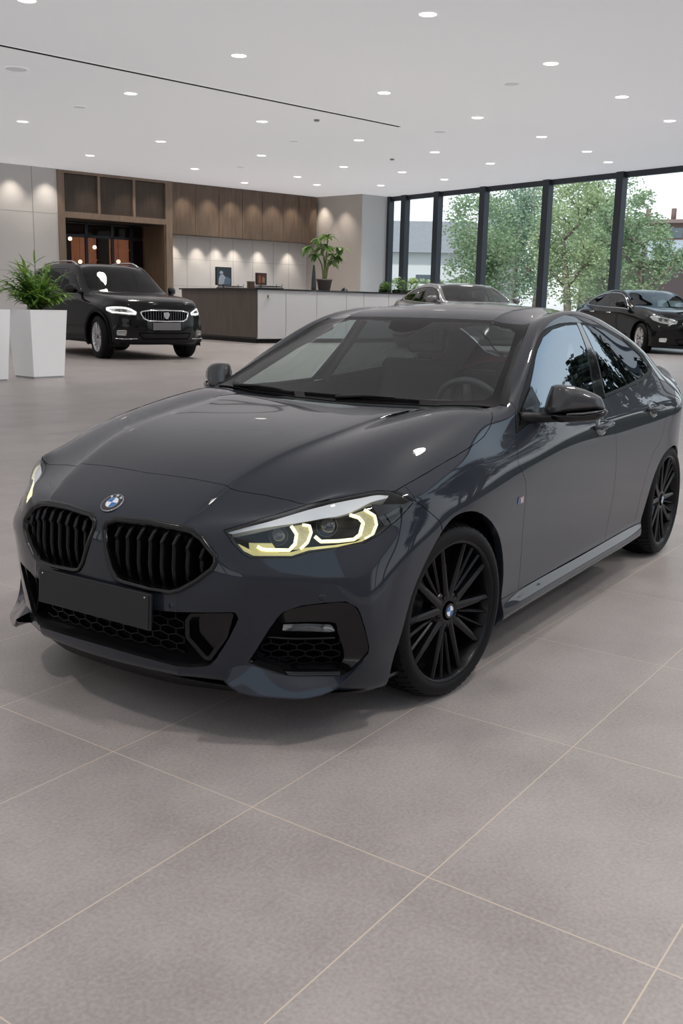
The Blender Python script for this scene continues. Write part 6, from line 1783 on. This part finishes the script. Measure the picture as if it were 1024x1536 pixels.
    for k, (s, w, hh, c, lb) in enumerate(((-5.42,.20,.46,0,'small dark green shrub, first in the row at the desk end'),(-4.62,.34,.66,1,'round bright green shrub in the middle of the row at the desk end'),(-3.85,.22,.68,2,'upright yellow green shrub at the window end of the desk'))):
        q = rthing('potted_shrub', lb, 'plant', s, 11.9, ztop, 'shrubs on the desk end'); bm = bmesh.new()
        for i in range(420):
            a = random.uniform(0, 2*PI); r = w*math.sqrt(random.random()); z = random.uniform(.05, hh)*(1-.4*(r/w)**2)
            leaf(bm, (r*math.cos(a), r*math.sin(a), z), (math.cos(a)*.8, math.sin(a)*.8, random.uniform(.1,1.2)), random.uniform(.07,.12), .026, .5, seg=2)
        obj('leaves', bm, [MATS['palm_leaf_green'], MATS['desk_plant_leaf'], leaf_mat('shrub_yellow_green', (.22,.34,.06), (.42,.55,.16), .3) if 'shrub_yellow_green' not in MATS else MATS['shrub_yellow_green']][c], q)
        bm = bmesh.new(); rbox(bm, -w*.8, w*.8, -.2, .2, 0, .14, bev=.01); obj('trough', bm, SATBLK, q)

def tree(x, y, h, r, label, c, seed, group='trees outside the windows', trunk=.28, dens=1.0):
    random.seed(seed)
    t = thing('tree', label, 'tree', (x, y, 0), 0, group)
    bs = bmesh.new(); bm = bmesh.new(); tips = []
    def branch(p, d, L, rad, lev):
        P_ = [p.copy()]; q = p.copy()
        for i in range(4):
            q = q+d*(L/4); d = (d+Vector((random.uniform(-.16,.16), random.uniform(-.16,.16), .05))).normalized(); P_.append(q.copy())
            if lev >= 1: tips.append((q.copy(), L))
        tube(bs, P_, [rad*(1-.14*i) for i in range(5)], 6)
        if lev < 2:
            for i in range(5 if lev == 0 else 4):
                a = random.uniform(0, 2*PI); k = random.randint(2, 4)
                nd = (d*.5+Vector((math.cos(a), math.sin(a), random.uniform(.05,.6)))).normalized()
                branch(P_[k], nd, L*random.uniform(.45,.62), rad*.45, lev+1)
    branch(Vector((0,0,0)), Vector((0,0,1)), h*.62, trunk, 0)
    for i in range(int(70*dens)):
        a = random.uniform(0, 2*PI); u = random.uniform(-1, 1); rr_ = r*random.uniform(.55, 1.)
        tips.append((Vector((math.cos(a)*rr_*math.sqrt(1-u*u), math.sin(a)*rr_*math.sqrt(1-u*u), h*.60+u*h*.38)), 1))
    for q, L in tips:
        for i in range(int(62*dens)):
            o = Vector((random.gauss(0,.42), random.gauss(0,.42), random.gauss(0,.34)))*(r/2.6)
            a = random.uniform(0, 2*PI); n = Vector((math.cos(a), math.sin(a), random.uniform(-.4,.8))).normalized(); e = n.cross(Vector((.3,.2,1))).normalized(); f_ = n.cross(e)
            s = random.uniform(.055,.115); c_ = q+o
            bm.faces.new([bm.verts.new(c_+e*s), bm.verts.new(c_+f_*s*.6), bm.verts.new(c_-e*s), bm.verts.new(c_-f_*s*.6)])
    obj('foliage', bm, c, t); obj('trunk', bs, mat('bark_grey', (.20,.17,.14), .9), t)
    return t

def build_outside():
    bm = bmesh.new(); bm.faces.new([bm.verts.new(W(*q)+Vector((0,0,-.03))) for q in ((-16.4,36.2),(40,36.2),(40,110),(-19.9,110),(-19.9,39.3))]); bmesh.ops.recalc_face_normals(bm, faces=bm.faces)
    for f in bm.faces:
        if f.normal.z < 0: f.normal_flip()
    struct('ground_lawn', bm, mat('dark_lawn', (.035,.045,.025), .95, spec=.1, noise=(.8,.3,4)), room=False)
    bm = bmesh.new(); bm.faces.new([bm.verts.new(q) for q in ((-260,-260,-.06),(160,-260,-.06),(160,200,-.06),(-260,200,-.06))]); o = struct('ground', bm, mat('pale_paving', (.42,.43,.43), .9, noise=(.2,.15,3)), room=False)
    G1 = leaf_mat('tree_leaf_mid', (.20,.28,.15), (.38,.48,.28), .4); G2 = leaf_mat('tree_leaf_light', (.28,.36,.18), (.50,.58,.34), .4); G3 = leaf_mat('tree_leaf_blue', (.16,.25,.17), (.33,.43,.30), .4)
    tree(-49.2,-22.8, 7.9, 2.1, 'leafy tree outside the third window pane, partly behind its mullion', G1, 1)
    tree(-57.4,-24.2, 9.0, 2.5, 'broad green tree outside, filling the fourth window pane', G3, 2)
    tree(-66.3,-26.3, 10.2, 2.8, 'lighter green tree outside behind the fourth window mullion', G2, 3)
    tree(-53.1,-18.8, 9.0, 2.2, 'tall pale green tree outside the fifth window pane', G2, 4)
    tree(-62.3,-19.9, 10.2, 2.5, 'tall tree outside, right half of the fifth window pane', G1, 5)
    tree(-50.6,-14.0, 7.7, 1.25, 'thin feathery tree outside the last pane, left of the brown building', G1, 6, dens=.7)
    # low hedge
    def hedge(px, label, x, y, L, h, ang):
        t = thing('hedge', label, 'hedge', (x, y, 0), ang); random.seed(int(L*10)); bm = bmesh.new()
        for i in range(int(L*420)):
            p_ = Vector((random.uniform(-L/2,L/2), random.gauss(0,.3), random.uniform(0,h))); a = random.uniform(0,2*PI); n = Vector((math.cos(a),math.sin(a),random.uniform(-.3,.9))).normalized(); e = n.cross(Vector((.3,.2,1))).normalized(); f_ = n.cross(e); s = .14
            bm.faces.new([bm.verts.new(p_+e*s), bm.verts.new(p_+f_*s*.6), bm.verts.new(p_-e*s), bm.verts.new(p_-f_*s*.6)])
        obj('foliage', bm, G2, t)
        bm = bmesh.new()
        for i in range(6): tube(bm, [(-L/2+L*(i+.5)/6,0,0),(-L/2+L*(i+.5)/6,.05,h*.8)], .05, 5)
        obj('stems', bm, MATS['bark_grey'], t)
    hedge(0, 'clipped green hedge outside in front of the grey-roofed houses', -60.5, -31.8, 9, 3.4, math.radians(120))
    # houses
    def house(name, label, x, y, rz, w, d, hw, hr, wall, roof, wins):
        t = thing(name, label, 'building', (x, y, 0), rz)
        bm = bmesh.new(); box(bm, -d/2, d/2, -w/2, w/2, 0, hw); obj('wall', bm, wall, t)
        bm = bmesh.new(); e = .7
        vs = [bm.verts.new(p) for p in ((-d/2-e,-w/2-e,hw-.1),(d/2+e,-w/2-e,hw-.1),(d/2+e,w/2+e,hw-.1),(-d/2-e,w/2+e,hw-.1),(0,-w/2+2.2,hw+hr),(0,w/2-2.2,hw+hr))]
        for f in ((0,1,4),(1,2,5,4),(2,3,5),(3,0,4,5),(3,2,1,0)): bm.faces.new([vs[i] for i in f])
        obj('roof', bm, roof, t)
        for (u, z, ww, hh) in wins:
            bm = bmesh.new(); box(bm, d/2-.02, d/2+.06, u-ww/2-.08, u+ww/2+.08, z-hh/2-.08, z+hh/2+.08); fr = obj('window', bm, mat('house_frame_white', (.6,.6,.6), .5), t)
            bm = bmesh.new(); box(bm, d/2+.05, d/2+.075, u-ww/2, u+ww/2, z-hh/2, z+hh/2); obj('pane', bm, mat('house_pane', (.10,.12,.14), .1), fr)
    RG = mat('grey_roof_tiles', (.22,.22,.23), .8, noise=(3,.15)); BR = mat('brown_cladding', (.16,.10,.085), .8, noise=(2,.15)); RS = mat('slate_roof_pale', (.34,.37,.41), .7, noise=(2,.1)); GW = mat('pale_render', (.58,.58,.57), .9)
    house('house', 'grey-roofed house outside the first two window panes', -80.5, -43.5, math.radians(30), 13, 9, 6.3, 3.0, GW, RG, ((-4,3.6,1.6,1.4),(0,3.6,1.6,1.4),(4,3.6,1.6,1.4)))
    house('house', 'mauve-grey house with taller roof behind the third pane edge', -98, -47.5, math.radians(28), 10, 8, 7.2, 3.3, mat('mauve_render', (.30,.26,.30), .9), RG, ((-2,5,1.4,1.3),(2,5,1.4,1.3)))
    t = thing('brown_building', 'brown flat-topped building with a pale slate roof seen through the last pane', 'building', (-90,-22.5,0), math.radians(12))
    bm = bmesh.new(); box(bm, -4, 4, -5.5, 16, 0, 9.0); obj('wall', bm, BR, t)
    bm = bmesh.new(); box(bm, -4.3, 4.3, -5.8, 16.3, 9.0, 9.3); obj('parapet', bm, mat('parapet_brown', (.22,.16,.14), .8), t)
    bm = bmesh.new(); prism(bm, [(4,7.6),(9.5,5.9),(9.5,5.6),(4,5.6)], lambda u, v: (u, -8, v), lambda u, v: (u, 16, v)); bmesh.ops.recalc_face_normals(bm, faces=bm.faces); obj('lean_to_roof', bm, RS, t)
    bm = bmesh.new(); box(bm, 4, 9.0, -7.5, 15.5, 0, 5.6); obj('lower_wall', bm, mat('dark_brown_wall', (.075,.055,.055), .8), t)
    for k in range(6):
        bm = bmesh.new(); box(bm, 3.9, 4.06, -3.5+k*3.0-.8, -3.5+k*3.0+.8, 7.75, 8.6); f = obj('window', bm, mat('house_pane', (.10,.12,.14), .1), t)
    for k in range(4):
        bm = bmesh.new(); box(bm, 8.95, 9.06, -4+k*4-.9, -4+k*4+.9, .2, 2.4); obj('shopfront_pane', bm, mat('shop_pane_pale', (.5,.55,.56), .2), t)
    for k in range(2):
        bm = bmesh.new(); tube(bm, [(0,-3+k*2.2,9.3),(0,-3+k*2.2,10.6)], .22, 8); obj('chimney', bm, BR, t)
    # white van seen low through the second pane
    t = thing('van', 'white van parked outside beside the hedge, seen through the second pane', 'van', (-57.6,-30.6,0), math.radians(118), scale=1.5)
    bm = bmesh.new(); pr = round_poly([(-2.2,.35),(2.3,.35),(2.35,.9),(1.75,1.15),(1.2,1.95),(-2.2,2.0)], .12, 3)
    prism(bm, pr, lambda u, v: (u, -.85, v), lambda u, v: (u, .85, v)); bmesh.ops.recalc_face_normals(bm, faces=bm.faces); bmesh.ops.bevel(bm, geom=bm.edges[:], offset=.03, segments=2, affect='EDGES'); obj('van_body', bm, mat('van_white', (.75,.76,.77), .3, coat=.6), t)
    for s in (-.855,.855):
        bm = bmesh.new(); bm.faces.new([bm.verts.new((u, s, v)) for u, v in ((.3,1.2),(1.55,1.2),(1.12,1.8),(.3,1.8))]); bmesh.ops.solidify(bm, geom=bm.faces[:], thickness=.01); obj('side_window', bm, mat('van_pane', (.06,.07,.08), .1), t)
    bm = bmesh.new(); bm.faces.new([bm.verts.new(p) for p in ((1.77,-.7,1.17),(1.77,.7,1.17),(1.25,.66,1.9),(1.25,-.66,1.9))]); bmesh.ops.translate(bm, vec=(.03,0,.0), verts=bm.verts); obj('windshield', bm, MATS['van_pane'], t)
    for x in (-1.4, 1.45):
        for y in (-.78, .78):
            bm = bmesh.new(); lathe(bm, [(.0005,.12),(.2,.12),(.33,.10),(.34,0),(.33,-.10),(.0005,-.12)], 20, axis='y', M=Matrix.Translation((x,y,.34))); obj('wheel', bm, RUBBER, t)
    # tall trees beyond the glazed front, beside the room
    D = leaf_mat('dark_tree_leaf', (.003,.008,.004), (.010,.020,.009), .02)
    for k, (s, t_, h, r) in enumerate(((-12.6,44.2,9.0,2.0),(-14.2,39.0,5.0,1.0),(-10,55,8.,2.0),(-3.5,48.2,10.5,2.3))):
        p_ = W(s, t_, 0); tree(p_.x, p_.y, h, r, ['tallest dark tree outside the glazed side front','low dark tree outside the glazed side front, by the corner','dark tree outside the glazed side front, far end','dark tree farthest out beyond the glazed side front'][k], D, 40+k, 'trees beside the glazed front', dens=1.15)

def build_world():
    w = bpy.data.worlds.new('overcast_sky'); SC.world = w; w.use_nodes = True; nt = w.node_tree; L = nt.links.new
    bg = nt.nodes['Background']; tc = N(nt, 'ShaderNodeTexCoord'); sp = N(nt, 'ShaderNodeSeparateXYZ'); L(tc.outputs['Generated'], sp.inputs[0])
    cr = N(nt, 'ShaderNodeValToRGB'); L(math_node(nt, 'ADD', math_node(nt, 'MULTIPLY', sp.outputs['Z'], .5), .5), cr.inputs['Fac'])
    E = cr.color_ramp.elements; E[0].position = .0; E[0].color = (.42,.42,.43,1); E[1].position = 1.; E[1].color = (.50,.66,.84,1)
    for pos, c in ((.495,(.50,.51,.52,1)),(.51,(.93,.96,.98,1)),(.60,(.86,.93,.98,1)),(.72,(.62,.76,.90,1))):
        e = E.new(pos); e.color = c
    L(cr.outputs['Color'], bg.inputs['Color']); bg.inputs['Strength'].default_value = 1.35
    SC.view_settings.view_transform = 'Standard'; SC.view_settings.look = 'None'; SC.view_settings.exposure = 0.; SC.view_settings.gamma = 1.
    SC.cycles.use_denoising = True; SC.cycles.max_bounces = 10; SC.cycles.diffuse_bounces = 4; SC.cycles.glossy_bounces = 5; SC.cycles.transparent_max_bounces = 16; SC.cycles.sample_clamp_indirect = 6.
    SC.cycles.use_adaptive_sampling = True; SC.cycles.adaptive_threshold = .01

def build_sun():
    ld = bpy.data.lights.new('sun', 'SUN'); ld.energy = 3.2; ld.angle = math.radians(4); ld.color = (1,.97,.92)
    lo = bpy.data.objects.new('sun', ld); COL.objects.link(lo); lo.location = (0,0,60)
    lo.rotation_euler = (AX*.62-BX*.15-Vector((0,0,.80))).to_track_quat('-Z','Y').to_euler()
build_sun()
build_room(); build_lights()
planter(-8.95, -12.08, math.radians(-7), 'white tapered planter with the bushy palm, standing on the floor before the pale wall', True)
planter(-7.70, -12.06, math.radians(-7), 'white tapered planter cut off by the left picture edge', False)
build_desk(); build_outside(); build_world()
# ---------------------------------------------------------------- camera
CAMP = (1468.2225, 0.207253, 0.021733, 3.719899, 3.027774, 2.362432, 1.382528)
def make_camera():
    f, pi_, ro, ya, cx, cy, cz = CAMP
    Fv = Vector((math.cos(ya)*math.cos(pi_), math.sin(ya)*math.cos(pi_), -math.sin(pi_)))
    Rv = Vector((math.sin(ya), -math.cos(ya), 0)); Uv = Rv.cross(Fv)
    R2 = Rv*math.cos(ro)+Uv*math.sin(ro); U2 = -Rv*math.sin(ro)+Uv*math.cos(ro)
    M = Matrix((R2, U2, -Fv)).transposed().to_4x4(); M.translation = (cx, cy, cz)
    cd = bpy.data.cameras.new('camera'); cd.sensor_fit = 'VERTICAL'; cd.sensor_height = 36.; cd.lens = f/1536*36.
    cd.clip_end = 500; cd.clip_start = .05
    co = bpy.data.objects.new('camera', cd); COL.objects.link(co); co.matrix_world = M
    SC.camera = co
    return co
make_camera()
